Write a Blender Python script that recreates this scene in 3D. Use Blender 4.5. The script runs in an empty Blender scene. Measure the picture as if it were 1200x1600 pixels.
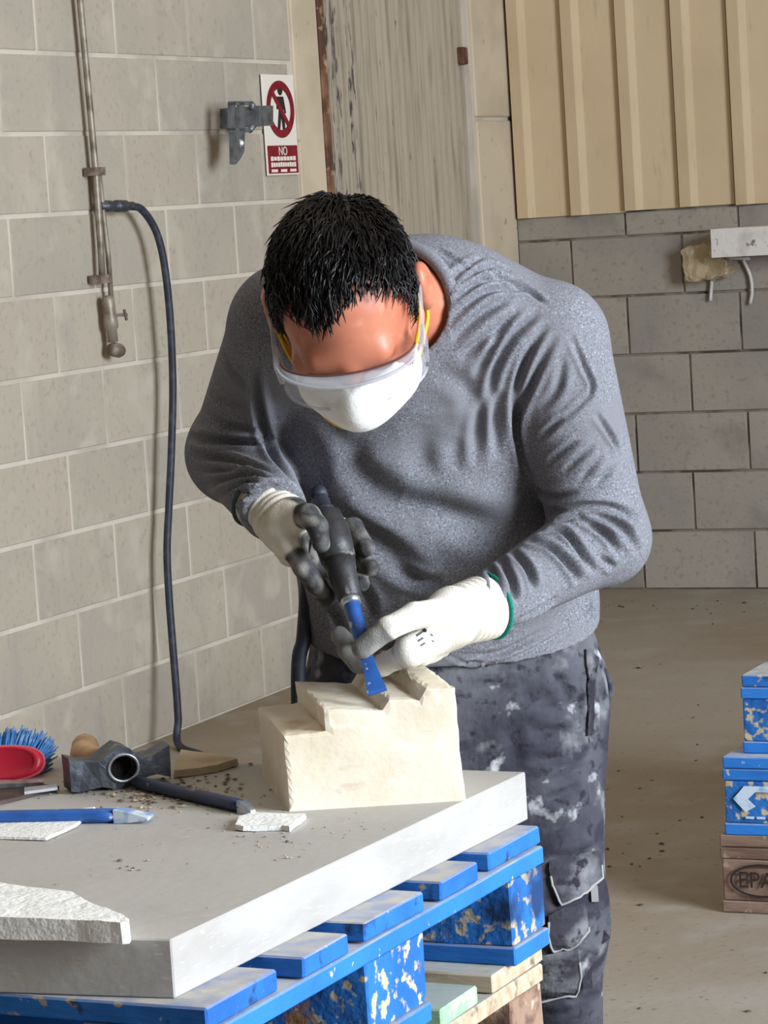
import bpy, bmesh, math, random
import numpy as np
from mathutils import Vector, Matrix, noise as mnoise
from mathutils.bvhtree import BVHTree
rnd = random.Random(7)
SC = bpy.context.scene
COL = SC.collection

# ------------------------------------------------------------------ camera
F, CX, CY, CAMH = 4600.0, 600.0, 800.0, 1.32
ROLL = math.radians(3.6)
PITCH = math.atan((CY - 318.0) * math.cos(ROLL) / F)
CAM = np.array([0.0, 0.0, CAMH])
W = np.array([0, math.cos(PITCH), -math.sin(PITCH)])
_r0 = np.array([1.0, 0, 0]); _u0 = np.cross(_r0, W)
RT = math.cos(ROLL) * _r0 - math.sin(ROLL) * _u0
UP = math.sin(ROLL) * _r0 + math.cos(ROLL) * _u0
cam_d = bpy.data.cameras.new('camera')
cam_d.sensor_fit = 'VERTICAL'; cam_d.sensor_height = 36.0; cam_d.sensor_width = 27.0
cam_d.lens = 36.0 * F / 1600.0
cam_d.clip_end = 100
cam_o = bpy.data.objects.new('camera', cam_d); COL.objects.link(cam_o)
cam_o.matrix_world = Matrix(((RT[0], UP[0], -W[0], 0), (RT[1], UP[1], -W[1], 0), (RT[2], UP[2], -W[2], CAMH), (0, 0, 0, 1)))
SC.camera = cam_o

# ------------------------------------------------------------------ light
SC.view_settings.view_transform = 'Standard'
SC.view_settings.look = 'None'
SC.view_settings.gamma = 1.0
SC.view_settings.use_curve_mapping = False
SC.view_settings.exposure = -0.2
SC.cycles.use_denoising = True
SC.cycles.max_bounces = 6
world = bpy.data.worlds.new('hall_daylight'); SC.world = world
world.use_nodes = True
bg = world.node_tree.nodes['Background']
bg.inputs[0].default_value = (1.0, 0.85, 0.70, 1); bg.inputs[1].default_value = 0.125

def area_light(name, loc, target, sx, sy, power, color):
    l = bpy.data.lights.new(name, 'AREA'); l.shape = 'RECTANGLE'; l.size = sx; l.size_y = sy
    l.energy = power; l.color = color
    o = bpy.data.objects.new(name, l); COL.objects.link(o)
    o.location = loc
    o.rotation_euler = (Vector(target) - Vector(loc)).to_track_quat('-Z', 'Y').to_euler()
    return o
# daylight from the hall's big open door, to the right of the photographer
area_light('door_daylight', (4.35, 0.7, 2.2), (0.0, 4.2, 0.9), 2.4, 2.6, 900, (0.82, 0.91, 1.0))
# added warm fill from overhead to tint the upper walls, no known source
area_light('warm_overhead_fill', (-0.2, 4.6, 5.6), (0.0, 6.4, 0.5), 2.4, 2.4, 46, (1.0, 0.80, 0.58))

# ------------------------------------------------------------------ pixel helpers (photograph frame 1200 x 1600)
def ray(x, y): return W + (x - CX) / F * RT - (y - CY) / F * UP
def at(x, y, d): return CAM + d * ray(x, y)
def onz(x, y, z): v = ray(x, y); return CAM + (z - CAMH) / v[2] * v
def onpl(x, y, p, n): v = ray(x, y); return CAM + np.dot(p - CAM, n) / np.dot(v, n) * v

# ------------------------------------------------------------------ materials
def S(r, g, b):
    f = lambda v: (v / 255 / 12.92) if v / 255 <= 0.04045 else ((v / 255 + 0.055) / 1.055) ** 2.4
    return (f(r), f(g), f(b), 1)

def mat(name, base, rough=0.8, layers=(), bump=None, metal=0.0, rand=0.0, spec=0.3, dust=None, **kw):
    """layers: (scale, colour, lo, hi[, detail[, stretch xyz]]) noise masks painted over base, in object space"""
    m = bpy.data.materials.new(name); m.use_nodes = True
    nt = m.node_tree; N = nt.nodes; L = nt.links
    b = N['Principled BSDF']
    b.inputs['Roughness'].default_value = rough; b.inputs['Metallic'].default_value = metal
    b.inputs['Specular IOR Level'].default_value = spec
    for k, v in kw.items(): b.inputs[k].default_value = v
    tc = N.new('ShaderNodeTexCoord')
    rgb = N.new('ShaderNodeRGB'); rgb.outputs[0].default_value = base
    cur = rgb.outputs[0]
    def noise(scale, detail=4, stretch=None):
        n = N.new('ShaderNodeTexNoise'); n.inputs['Scale'].default_value = scale; n.inputs['Detail'].default_value = detail
        src = tc.outputs['Object']
        if rand or kw.get('_', 0):
            pass
        oi = N.new('ShaderNodeObjectInfo')
        ad = N.new('ShaderNodeVectorMath'); ad.operation = 'MULTIPLY_ADD'
        cmb = N.new('ShaderNodeCombineXYZ')
        for i in range(3): L.new(oi.outputs['Random'], cmb.inputs[i])
        L.new(cmb.outputs[0], ad.inputs[0]); ad.inputs[1].default_value = (17, 31, 23); L.new(src, ad.inputs[2])
        src = ad.outputs[0]
        if stretch:
            mp = N.new('ShaderNodeMapping'); mp.inputs['Scale'].default_value = stretch
            L.new(src, mp.inputs[0]); src = mp.outputs[0]
        L.new(src, n.inputs['Vector'])
        return n.outputs[0]
    for ly in layers:
        sc, colr, lo, hi = ly[:4]
        n = noise(sc, ly[4] if len(ly) > 4 else 4, ly[5] if len(ly) > 5 else None)
        mr = N.new('ShaderNodeMapRange'); mr.inputs[1].default_value = lo; mr.inputs[2].default_value = hi
        if len(ly) > 6: mr.inputs[4].default_value = ly[6]
        L.new(n, mr.inputs[0])
        mx = N.new('ShaderNodeMix'); mx.data_type = 'RGBA'
        L.new(mr.outputs[0], mx.inputs[0]); L.new(cur, mx.inputs[6]); mx.inputs[7].default_value = colr
        cur = mx.outputs[2]
    if dust:   # settled dust on upward faces: (colour, amount, noise scale)
        g = N.new('ShaderNodeNewGeometry'); sp = N.new('ShaderNodeSeparateXYZ'); L.new(g.outputs['Normal'], sp.inputs[0])
        mr = N.new('ShaderNodeMapRange'); mr.inputs[1].default_value = 0.6; mr.inputs[2].default_value = 0.95; L.new(sp.outputs[2], mr.inputs[0])
        n = noise(dust[2], 5); m2 = N.new('ShaderNodeMapRange'); m2.inputs[1].default_value = 0.35; m2.inputs[2].default_value = 0.6
        m2.inputs[3].default_value = dust[1] * 0.6; m2.inputs[4].default_value = dust[1]
        L.new(n, m2.inputs[0])
        mu = N.new('ShaderNodeMath'); mu.operation = 'MULTIPLY'; L.new(mr.outputs[0], mu.inputs[0]); L.new(m2.outputs[0], mu.inputs[1])
        mx = N.new('ShaderNodeMix'); mx.data_type = 'RGBA'
        L.new(mu.outputs[0], mx.inputs[0]); L.new(cur, mx.inputs[6]); mx.inputs[7].default_value = dust[0]; cur = mx.outputs[2]
    if rand:
        oi = N.new('ShaderNodeObjectInfo'); mr = N.new('ShaderNodeMapRange')
        mr.inputs[3].default_value = 1 - rand; mr.inputs[4].default_value = 1 + rand
        L.new(oi.outputs['Random'], mr.inputs[0])
        hs = N.new('ShaderNodeHueSaturation'); L.new(mr.outputs[0], hs.inputs['Value']); L.new(cur, hs.inputs['Color']); cur = hs.outputs[0]
    L.new(cur, b.inputs['Base Color'])
    if bump:
        n = noise(bump[0], 5, bump[2] if len(bump) > 2 else None)
        bp = N.new('ShaderNodeBump'); bp.inputs['Strength'].default_value = bump[1]; bp.inputs['Distance'].default_value = 0.004
        L.new(n, bp.inputs['Height']); L.new(bp.outputs[0], b.inputs['Normal'])
    m['cur'] = 0
    return m

def mat_attr(m, attr, colr):
    """mix another true colour in where a vertex attribute says so (glove coating, print)"""
    nt = m.node_tree; N = nt.nodes; L = nt.links; b = N['Principled BSDF']
    src = b.inputs['Base Color'].links[0].from_socket
    a = N.new('ShaderNodeAttribute'); a.attribute_name = attr
    tc = N.new('ShaderNodeTexCoord'); n = N.new('ShaderNodeTexNoise'); n.inputs['Scale'].default_value = 90; n.inputs['Detail'].default_value = 3
    L.new(tc.outputs['Object'], n.inputs['Vector'])
    cr = N.new('ShaderNodeMix'); cr.data_type = 'RGBA'
    mr = N.new('ShaderNodeMapRange'); mr.inputs[1].default_value = 0.45; mr.inputs[2].default_value = 0.75; L.new(n.outputs[0], mr.inputs[0])
    mr.inputs[4].default_value = 0.28
    L.new(mr.outputs[0], cr.inputs[0]); cr.inputs[6].default_value = colr; cr.inputs[7].default_value = S(150, 148, 142)
    mx = N.new('ShaderNodeMix'); mx.data_type = 'RGBA'
    L.new(a.outputs['Fac'], mx.inputs[0]); L.new(src, mx.inputs[6]); L.new(cr.outputs[2], mx.inputs[7])
    L.new(mx.outputs[2], b.inputs['Base Color'])

# ------------------------------------------------------------------ mesh helpers
def tag(o, label=None, cat=None, group=None, kind=None):
    if label: o['label'] = label
    if cat: o['category'] = cat
    if group: o['group'] = group
    if kind: o['kind'] = kind
    return o

def empty(name, loc, rz=0.0, parent=None):
    o = bpy.data.objects.new(name, None); COL.objects.link(o); o.empty_display_size = 0.05
    o.location = loc; o.rotation_euler = (0, 0, rz)
    if parent: o.parent = parent
    return o

def link(name, me, m, parent=None, loc=(0, 0, 0), rot=None):
    o = bpy.data.objects.new(name, me); COL.objects.link(o)
    if m and not me.materials: me.materials.append(m)
    if parent: o.parent = parent
    o.location = loc
    if rot is not None: o.rotation_euler = rot
    return o

def mesh(name, V, Fc, smooth=False):
    me = bpy.data.meshes.new(name)
    me.from_pydata([tuple(map(float, v)) for v in V], [], [tuple(map(int, f)) for f in Fc]); me.update()
    if smooth: me.polygons.foreach_set('use_smooth', [True] * len(me.polygons))
    return me

def wobj(name, V, Fc, m, parent=None, smooth=False, attrs=None):
    """mesh given in world coordinates; its origin goes to its own base centre; parent may only be translated or a rotated empty"""
    V = np.asarray(V, float)
    o0 = np.array([(V[:, 0].min() + V[:, 0].max()) / 2, (V[:, 1].min() + V[:, 1].max()) / 2, V[:, 2].min()])
    me = mesh(name, V - o0, Fc, smooth)
    if attrs:
        for k, a in attrs.items():
            at_ = me.attributes.new(k, 'FLOAT', 'POINT'); at_.data.foreach_set('value', np.asarray(a, np.float32))
    o = bpy.data.objects.new(name, me); COL.objects.link(o)
    if m: me.materials.append(m)
    o.location = o0
    if parent:
        bpy.context.view_layer.update()
        o.parent = parent; o.matrix_parent_inverse = parent.matrix_world.inverted()
    return o

def bm_box(bm, x0, x1, y0, y1, z0, z1, bev=0.0):
    vs = [bm.verts.new((x, y, z)) for x in (x0, x1) for y in (y0, y1) for z in (z0, z1)]
    fs = [(0, 1, 3, 2), (4, 6, 7, 5), (0, 4, 5, 1), (2, 3, 7, 6), (0, 2, 6, 4), (1, 5, 7, 3)]
    fa = [bm.faces.new([vs[i] for i in f]) for f in fs]
    if bev:
        es = list({e for f in fa for e in f.edges})
        bmesh.ops.bevel(bm, geom=es, offset=bev, segments=1, affect='EDGES', profile=0.5)

def bm_mesh(name, bm, smooth=False):
    bmesh.ops.recalc_face_normals(bm, faces=bm.faces[:])
    me = bpy.data.meshes.new(name); bm.to_mesh(me); bm.free()
    if smooth: me.polygons.foreach_set('use_smooth', [True] * len(me.polygons))
    return me

def box_mesh(name, x0, x1, y0, y1, z0, z1, bev=0.0):
    bm = bmesh.new(); bm_box(bm, x0, x1, y0, y1, z0, z1, bev); return bm_mesh(name, bm)

def catmull(pts, n=8):
    p = [np.asarray(q, float) for q in pts]; p = [2 * p[0] - p[1]] + p + [2 * p[-1] - p[-2]]
    out = []
    for i in range(1, len(p) - 2):
        for k in range(n):
            t = k / n
            out.append(0.5 * ((2 * p[i]) + (-p[i - 1] + p[i + 1]) * t + (2 * p[i - 1] - 5 * p[i] + 4 * p[i + 1] - p[i + 2]) * t * t + (-p[i - 1] + 3 * p[i] - 3 * p[i + 1] + p[i + 2]) * t ** 3))
    out.append(p[-2]); return out

def tube(pts, r, seg=10, caps=True):
    """verts, faces of a tube; r number or list"""
    pts = [np.asarray(p, float) for p in pts]; n = len(pts)
    rr = r if hasattr(r, '__len__') else [r] * n
    V = []; Fc = []; prev = None
    for i, p in enumerate(pts):
        t = pts[min(i + 1, n - 1)] - pts[max(i - 1, 0)]; t = t / (np.linalg.norm(t) + 1e-12)
        if prev is None:
            a = np.cross(t, [0, 0, 1.0]) if abs(t[2]) < 0.9 else np.cross(t, [1.0, 0, 0])
        else: a = prev - t * np.dot(prev, t)
        a /= np.linalg.norm(a); prev = a; b = np.cross(t, a)
        for k in range(seg):
            an = 2 * math.pi * k / seg; V.append(p + rr[i] * (math.cos(an) * a + math.sin(an) * b))
    for i in range(n - 1):
        for k in range(seg):
            k2 = (k + 1) % seg; Fc.append((i * seg + k, i * seg + k2, (i + 1) * seg + k2, (i + 1) * seg + k))
    if caps:
        Fc.append(tuple(range(seg - 1, -1, -1))); Fc.append(tuple((n - 1) * seg + k for k in range(seg)))
    return V, Fc

def joinvf(parts):
    V = []; Fc = []
    for v, f in parts:
        o = len(V); V += list(v); Fc += [tuple(i + o for i in q) for q in f]
    return V, Fc

def lathe(p0, p1, prof, seg=20):
    """profile (t along p0->p1 in metres, radius)"""
    p0 = np.asarray(p0, float); p1 = np.asarray(p1, float); ax = (p1 - p0) / np.linalg.norm(p1 - p0)
    return tube([p0 + ax * t for t, r in prof], [max(r, 1e-4) for t, r in prof], seg)

def orient_box(c, ax, ay, az, hx, hy, hz):
    c, ax, ay, az = [np.asarray(q, float) for q in (c, ax, ay, az)]
    V = [c + sx * hx * ax + sy * hy * ay + sz * hz * az for sx in (-1, 1) for sy in (-1, 1) for sz in (-1, 1)]
    Fc = [(0, 1, 3, 2), (4, 6, 7, 5), (0, 4, 5, 1), (2, 3, 7, 6), (0, 2, 6, 4), (1, 5, 7, 3)]
    return V, Fc

def prism(poly, down, n_side=1):
    """closed polygon (world pts) extruded by vector down"""
    n = len(poly); P = [np.asarray(p, float) for p in poly]; Q = [p + np.asarray(down) for p in P]
    Fc = [tuple(range(n)), tuple(range(2 * n - 1, n - 1, -1))]
    Fc += [(i, n + i, n + (i + 1) % n, (i + 1) % n) for i in range(n)]
    return P + Q, Fc

def fix_normals(o):
    bm = bmesh.new(); bm.from_mesh(o.data); bmesh.ops.recalc_face_normals(bm, faces=bm.faces[:]); bm.to_mesh(o.data); bm.free()
    return o

def roughen(o, cuts, amp, scale, seed=0, smooth=False):
    """subdivide and push vertices about with noise: chipped stone, rough wood"""
    bm = bmesh.new(); bm.from_mesh(o.data); bmesh.ops.recalc_face_normals(bm, faces=bm.faces[:])
    bmesh.ops.triangulate(bm, faces=[f for f in bm.faces if len(f.verts) > 4])
    if cuts: bmesh.ops.subdivide_edges(bm, edges=bm.edges[:], cuts=cuts, use_grid_fill=True)
    bm.normal_update()
    for v in bm.verts:
        q = v.co * scale + Vector((seed, seed * 1.7, 3))
        d = mnoise.noise_vector(q) * amp + mnoise.noise_vector(q * 3.1) * amp * 0.45
        v.co += d
    bm.to_mesh(o.data); bm.free()
    if smooth: o.data.polygons.foreach_set('use_smooth', [True] * len(o.data.polygons))
    return o

def text_mesh(name, body, size, thick=0.0004, squeeze=1.0):
    cu = bpy.data.curves.new(name, 'FONT'); cu.body = body; cu.size = size; cu.extrude = thick; cu.align_x = 'CENTER'; cu.align_y = 'CENTER'
    t = bpy.data.objects.new(name, cu); COL.objects.link(t)
    bpy.context.view_layer.update()
    me = bpy.data.meshes.new_from_object(t.evaluated_get(bpy.context.evaluated_depsgraph_get()))
    bpy.data.objects.remove(t); bpy.data.curves.remove(cu)
    for v in me.vertices: v.co.x *= squeeze
    return me

# ================================================================== THE SETTING
AZ = math.radians(24.75)
E1 = np.array([math.sin(AZ), math.cos(AZ), 0]); N1 = np.array([E1[1], -E1[0], 0])     # along the left wall, out of it
_m = (onz(200, 1168, 0) + onz(454, 1079, 0)) / 2
def lw(s, h, off=0.0): return _m + s * E1 + off * N1 + np.array([0, 0, h])
def ls(x, y, off=0.0):
    p = onpl(x, y, _m + off * N1, N1); return (p - _m) @ E1, p[2]
E2 = N1; N2 = -E1
SCOR = ls(806, 335)[0]
COR = lw(SCOR, 0)
HC = 0.192
RZ1 = -AZ + math.pi / 2       # object x axis -> E1
def rot_to(e): return math.atan2(e[1], e[0])

M_floor = mat('dusty_concrete', S(152, 143, 131), 0.85, [(0.9, S(140, 126, 108), 0.42, 0.62), (6, S(158, 151, 142), 0.5, 0.75), (60, S(120, 108, 94), 0.62, 0.75)], bump=(40, 0.25))
M_mortar = mat('painted_mortar', S(200, 190, 176), 0.9, [(5, S(178, 168, 154), 0.45, 0.65)])
M_block = mat('painted_block', S(174, 163, 147), 0.9, [(1.6, S(164, 155, 142), 0.42, 0.62), (60, S(156, 146, 132), 0.55, 0.75), (2.2, S(146, 140, 132), 0.58, 0.85, 6, (4, 4, 0.6)), (9, S(180, 170, 155), 0.55, 0.7)], bump=(120, 0.15), rand=0.025)
M_mortar_b = mat('grey_mortar', S(130, 120, 108), 0.95, [(7, S(82, 72, 64), 0.5, 0.6)])
M_block_b = mat('grey_block', S(150, 142, 131), 0.92, [(2.5, S(136, 130, 122), 0.42, 0.62), (60, S(130, 122, 112), 0.55, 0.75), (5, S(120, 113, 104), 0.6, 0.8)], bump=(120, 0.25), rand=0.05)
M_plaster = mat('beige_plaster', S(200, 184, 160), 0.9, [(4, S(184, 168, 144), 0.45, 0.65), (30, S(160, 138, 112), 0.66, 0.75)])
M_clad = mat('beige_sheet_metal', S(196, 174, 142), 0.5, [(3, S(188, 166, 134), 0.4, 0.65), (25, S(172, 152, 126), 0.62, 0.8, 4, (3, 3, 0.4))], rand=0.03, spec=0.35)
M_slat = mat('door_slat_paint', S(176, 164, 146), 0.6, [(14, S(150, 138, 122), 0.5, 0.7, 5, (3, 3, 0.25)), (30, S(70, 62, 56), 0.68, 0.74, 5, (4, 4, 0.4))], rand=0.06)
M_slat_st = mat('stained_door_slat_paint', S(172, 160, 144), 0.6, [(14, S(84, 78, 74), 0.54, 0.60, 5, (3, 3, 0.7)), (30, S(120, 110, 100), 0.55, 0.62, 5, (3, 3, 0.3))], rand=0.05)
M_rust = mat('rusty_jamb', S(128, 92, 70), 0.8, [(12, S(84, 56, 44), 0.45, 0.6), (20, S(170, 140, 112), 0.6, 0.7)])

# floor
bm = bmesh.new(); bm_box(bm, -6, 9, -4, 13, -0.2, 0)
floor = tag(link('floor', bm_mesh('floor', bm), M_floor), 'dusty grey concrete hall floor', kind='structure')

bm = bmesh.new(); bm_box(bm, -6, 9, -4, 13, 6.0, 6.2)
tag(link('ceiling', bm_mesh('ceiling', bm), mat('pale_roof_sheet', S(190, 182, 170), 0.8)), 'pale sheet roof over the hall', kind='structure')
# left wall: backing of mortar with blocks set proud of it; local x = along wall, y = into the wall, z = up
RL = rot_to(E1)
wl = bmesh.new()
bm_box(wl, -4.5, 0.92, 0.0008, 0.2, 0, 4.2); bm_box(wl, 2.03, SCOR + 0.2, 0.004, 0.2, 0, 4.2); bm_box(wl, 0.92, 2.03, 0.004, 0.2, 3.2, 4.2)
# local +y must point INTO the wall (-N1): with x = E1, y = Rz90(E1) = (-E1y, E1x) = -N1
wall_left = tag(link('wall_left', bm_mesh('wall_left', wl), M_mortar, loc=tuple(_m), rot=(0, 0, RL)), 'long painted concrete block wall on the left', kind='structure')
LB = HC * 2
block_cache = {}
def block_piece(parent, x0, x1, z0, z1, m, dep, rng):
    key = (round(x1 - x0, 3), round(z1 - z0, 3), m.name, dep)
    if key not in block_cache:
        w, h = (x1 - x0), (z1 - z0)
        me = box_mesh('block', -w / 2, w / 2, -dep, 0.02, -h / 2, h / 2, 0.0018); me.materials.append(m); block_cache[key] = me
    o = bpy.data.objects.new('block', block_cache[key]); COL.objects.link(o); o.parent = parent
    o.location = ((x0 + x1) / 2, rng.uniform(-0.0007, 0.0007), (z0 + z1) / 2)
    return o
brng = random.Random(3)
J = 0.0055
S_END = ls(455, 100)[0]
for row in range(0, 16):
    off = (-0.07 if row % 2 == 0 else -0.26) + brng.uniform(-0.012, 0.012)
    k0 = -12
    for k in range(k0, 4):
        x0 = off + k * LB; x1 = x0 + LB
        if x1 < -4.3: continue
        if x0 > S_END - 0.03: continue
        x1 = min(x1, S_END)
        block_piece(wall_left, x0 + J, x1 - J, row * HC + J, (row + 1) * HC - J, M_block, 0.0018, brng)
# plaster strip beside the door, pillar in the corner, rusty jamb
link('plaster_strip', box_mesh('plaster_strip', S_END + 0.004, 0.895, -0.008, 0.05, 0, 3.6, 0.004), M_plaster, wall_left)
for z0, z1 in ((0, 0.66), (0.672, 1.566), (1.576, 2.6), (2.61, 3.6)):
    link('pillar_block', box_mesh('pillar_block', 2.046, SCOR - 0.006, -0.006, 0.05, z0 + 0.002, z1, 0.004), M_plaster, wall_left)
link('door_jamb', box_mesh('door_jamb', 0.895, 0.935, -0.014, 0.07, 0, 3.3, 0.004), M_rust, wall_left)
link('door_guide', box_mesh('door_guide', 0.944, 0.957, 0.0, 0.07, 0, 3.3, 0.003), M_slat, wall_left)
# ribbed metal door
door = tag(empty('door_1', tuple(lw(0.96, 0)), RL), 'ribbed grey-beige metal door in the left wall', kind='structure')
nS = 22; wd = (2.05 - 0.96) / nS
for i in range(nS):
    w_ = wd * (0.84 if i not in (10,) else 0.74)
    key = ('slat', i in (10,), i in (1, 2, 4))
    if key not in block_cache:
        bm = bmesh.new(); bm_box(bm, 0, w_, 0.022, 0.05, 0.03, 3.2)
        bmesh.ops.bevel(bm, geom=[e for e in bm.edges if abs(e.verts[0].co.z - e.verts[1].co.z) > 1], offset=0.008, segments=2, affect='EDGES')
        me = bm_mesh('door_slat', bm); me.materials.append(M_slat_st if i in (1, 2, 4) else M_slat); block_cache[key] = me
    o = bpy.data.objects.new('door_slat', block_cache[key]); COL.objects.link(o); o.parent = door; o.location = (i * wd, 0, 0)
link('door_leaf', box_mesh('door_leaf', -0.01, 1.1, 0.046, 0.07, 0.02, 3.22), M_slat, door)
link('door_latch', box_mesh('door_latch', 1.02, 1.06, 0.0, 0.03, 1.745, 1.80, 0.004), M_rust, door)

# back wall
RB = rot_to(E2)
CLADZ = 1.245
bw = bmesh.new(); bm_box(bw, 0, 5.5, 0.004, 0.2, 0, 4.2)
wall_back = tag(link('wall_back', bm_mesh('wall_back', bw), M_mortar_b, loc=tuple(COR), rot=(0, 0, RB)), 'grey block wall at the back with beige sheet cladding above', kind='structure')
for row in range(0, 7):
    z0 = row * 0.194; z1 = min(z0 + 0.194, CLADZ)
    off = (0.384 if row % 2 == 0 else 0.572) - 4 * LB + brng.uniform(-0.012, 0.012)
    for k in range(0, 18):
        x0 = max(off + k * LB, 0.0); x1 = min(off + (k + 1) * LB, 5.5)
        if x1 < 0.03 or x0 > 5.45 or x1 - x0 < 0.05: continue
        block_piece(wall_back, x0 + 0.004, x1 - 0.004, z0 + 0.004, z1 - 0.004, M_block_b, 0.003, brng)
# cladding: one folded sheet piece to each rib
RIB = 0.188
prof = [(0.005, 0.0), (0.007, -0.034), (0.046, -0.038), (0.064, -0.012), (RIB - 0.004, -0.010), (RIB - 0.001, 0.0)]
V = []; Fc = []
for (x, y) in prof:
    V += [(x, y, 0), (x, y, 2.6)]
for i in range(len(prof) - 1): Fc.append((2 * i, 2 * i + 2, 2 * i + 3, 2 * i + 1))
Fc.append(tuple(range(0, 2 * len(prof), 2))); Fc.append(tuple(range(2 * len(prof) - 1, 0, -2)))
cl_me = mesh('cladding_rib', V, Fc); cl_me.materials.append(M_clad)
for i in range(0, 29):
    o = bpy.data.objects.new('cladding_rib', cl_me); COL.objects.link(o); o.parent = wall_back
    o.location = (0.012 + i * RIB, 0.0, CLADZ + brng.uniform(-0.004, 0.004))
    fix_normals(o) if i == 0 else None

# ================================================================== PALLETS
def wood(name, c, wear, bumpv=0.35, **k):
    return mat(name, c, 0.75, wear, bump=(30, bumpv, (1, 6, 6)), rand=0.06, **k)
BLUE = S(38, 108, 186)
M_blue = wood('blue_pallet_paint', BLUE, [(12, S(30, 90, 165), 0.42, 0.65), (45, S(168, 152, 128), 0.645, 0.69), (26, S(30, 52, 88), 0.62, 0.70)], dust=(S(190, 184, 174), 0.95, 24))
M_blue_side = wood('blue_pallet_board', S(42, 116, 196), [(9, S(36, 102, 182), 0.42, 0.65), (50, S(186, 178, 160), 0.70, 0.74)], dust=(S(190, 186, 178), 0.85, 24))
M_blue_block = mat('blue_chipboard_block', S(40, 108, 180), 0.85, [(10, S(34, 94, 164), 0.42, 0.6), (52, S(182, 166, 140), 0.535, 0.585, 8), (16, S(140, 104, 70), 0.62, 0.68, 6), (9, S(30, 60, 104), 0.62, 0.70)], bump=(70, 0.8), rand=0.05)
M_wood = wood('raw_pallet_wood', S(196, 178, 152), [(12, S(172, 150, 124), 0.42, 0.65, 4, (1, 5, 5)), (40, S(120, 100, 82), 0.62, 0.72)], dust=(S(182, 184, 178), 0.9, 20))
M_mint = wood('mint_pallet_wood', S(142, 178, 146), [(12, S(190, 190, 168), 0.45, 0.65, 4, (1, 5, 5))], dust=(S(176, 182, 178), 0.9, 20))
M_raw_block = mat('raw_chipboard_block', S(150, 122, 104), 0.9, [(30, S(108, 84, 72), 0.45, 0.6, 6), (46, S(186, 164, 142), 0.6, 0.68)], bump=(70, 0.8), rand=0.05)
M_brown = wood('weathered_brown_wood', S(132, 108, 94), [(10, S(108, 84, 72), 0.42, 0.62, 4, (1, 5, 5)), (40, S(168, 148, 132), 0.6, 0.7)], dust=(S(150, 140, 128), 0.5, 20))
M_black_print = mat('black_print', S(46, 36, 34), 0.9)
M_pale_print = mat('pale_print', S(190, 205, 222), 0.9, [(40, S(120, 150, 190), 0.5, 0.7)])

def rough_box(name, x0, x1, y0, y1, z0, z1, seed, amp=0.0012, n=(6, 2, 1)):
    bm = bmesh.new(); bm_box(bm, x0, x1, y0, y1, z0, z1)
    me = bpy.data.meshes.new(name)
    bmesh.ops.bevel(bm, geom=bm.edges[:], offset=0.0022, segments=1, affect='EDGES')
    lx, ly = (x1 - x0), (y1 - y0)
    ax = 0 if lx >= ly else 1
    es = [e for e in bm.edges if abs((e.verts[0].co - e.verts[1].co)[ax]) > 0.8 * max(lx, ly)]
    bmesh.ops.subdivide_edges(bm, edges=es, cuts=n[0], use_grid_fill=True)
    for v in bm.verts:
        v.co += mnoise.noise_vector(v.co * 14 + Vector((seed * 3.3, seed, 1))) * amp; v.co.z = min(max(v.co.z, z0), z1)
    return bm_mesh(name, bm)

def pallet(name, origin, rz, mats, label, group, seed, board_mats=None):
    """euro pallet: x 1.2 long, y 0.8 wide, origin at its corner"""
    deck_m, cross_m, block_m = mats
    root = tag(empty(name, origin, rz), label, 'pallet', group)
    r = random.Random(seed)
    y = 0.0
    for i, (w, y0) in enumerate(((0.145, 0.0), (0.1, 0.1875), (0.145, 0.3275), (0.1, 0.5125), (0.145, 0.655))):
        dm = (board_mats or {}).get(i, deck_m)
        lx = 1.2 + r.uniform(-0.006, 0.004)
        o = link('deck_board', rough_box('deck_board', r.uniform(0, 0.004), lx, y0, y0 + w, 0.1225, 0.1445, seed + i, 0.002), dm, root)
    for i, x0 in enumerate((0, 0.5275, 1.055)):
        link('cross_board', rough_box('cross_board', x0, x0 + 0.145, 0.002, 0.798, 0.1, 0.1215, seed + 9 + i), cross_m, root)
        for j, (w, y0) in enumerate(((0.1, 0.0), (0.145, 0.3275), (0.1, 0.7))):
            b = link('spacer_block', rough_box('spacer_block', x0 + 0.003, x0 + 0.142, y0 + 0.003, y0 + w - 0.002, 0.0225, 0.0995, seed + 20 + i * 3 + j, 0.003, (4, 1, 1)), block_m, root)
    for j, (w, y0) in enumerate(((0.1, 0.0), (0.145, 0.3275), (0.1, 0.7))):
        link('bottom_board', rough_box('bottom_board', 0, 1.2, y0, y0 + w, 0, 0.022, seed + 40 + j), cross_m, root)
    return root

PAZ = math.radians(26.6)
PE = np.array([math.sin(PAZ), math.cos(PAZ), 0]); PX = np.array([PE[1], -PE[0], 0])
PH = 0.1445
far = onz(849, 1290, 4 * PH)
def pallet_origin(z, dx=0.0, dy=0.0): p = far - 1.2 * PX - 0.8 * PE + dx * PX + dy * PE; return (p[0], p[1], z)
rzp = rot_to(PX)
pallet('pallet', pallet_origin(3 * PH), rzp, (M_blue, M_blue_side, M_blue_block), 'worn blue painted pallet directly under the marble slab', 'pallets under the slab', 1)
pallet('pallet', pallet_origin(2 * PH, -0.012, 0.004), rzp, (M_wood, M_wood, M_raw_block), 'raw wood pallet with a mint board, just under the blue pallet', 'pallets under the slab', 2, {2: M_mint, 3: M_mint})
pallet('pallet', pallet_origin(1 * PH, -0.004, -0.006), rzp, (M_wood, M_wood, M_raw_block), 'raw wood pallet, third from the top of the slab stack', 'pallets under the slab', 3)
pallet('pallet', pallet_origin(0, 0.003, 0.0), rzp, (M_brown, M_brown, M_raw_block), 'brown wood pallet at the bottom of the slab stack', 'pallets under the slab', 4)

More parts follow.
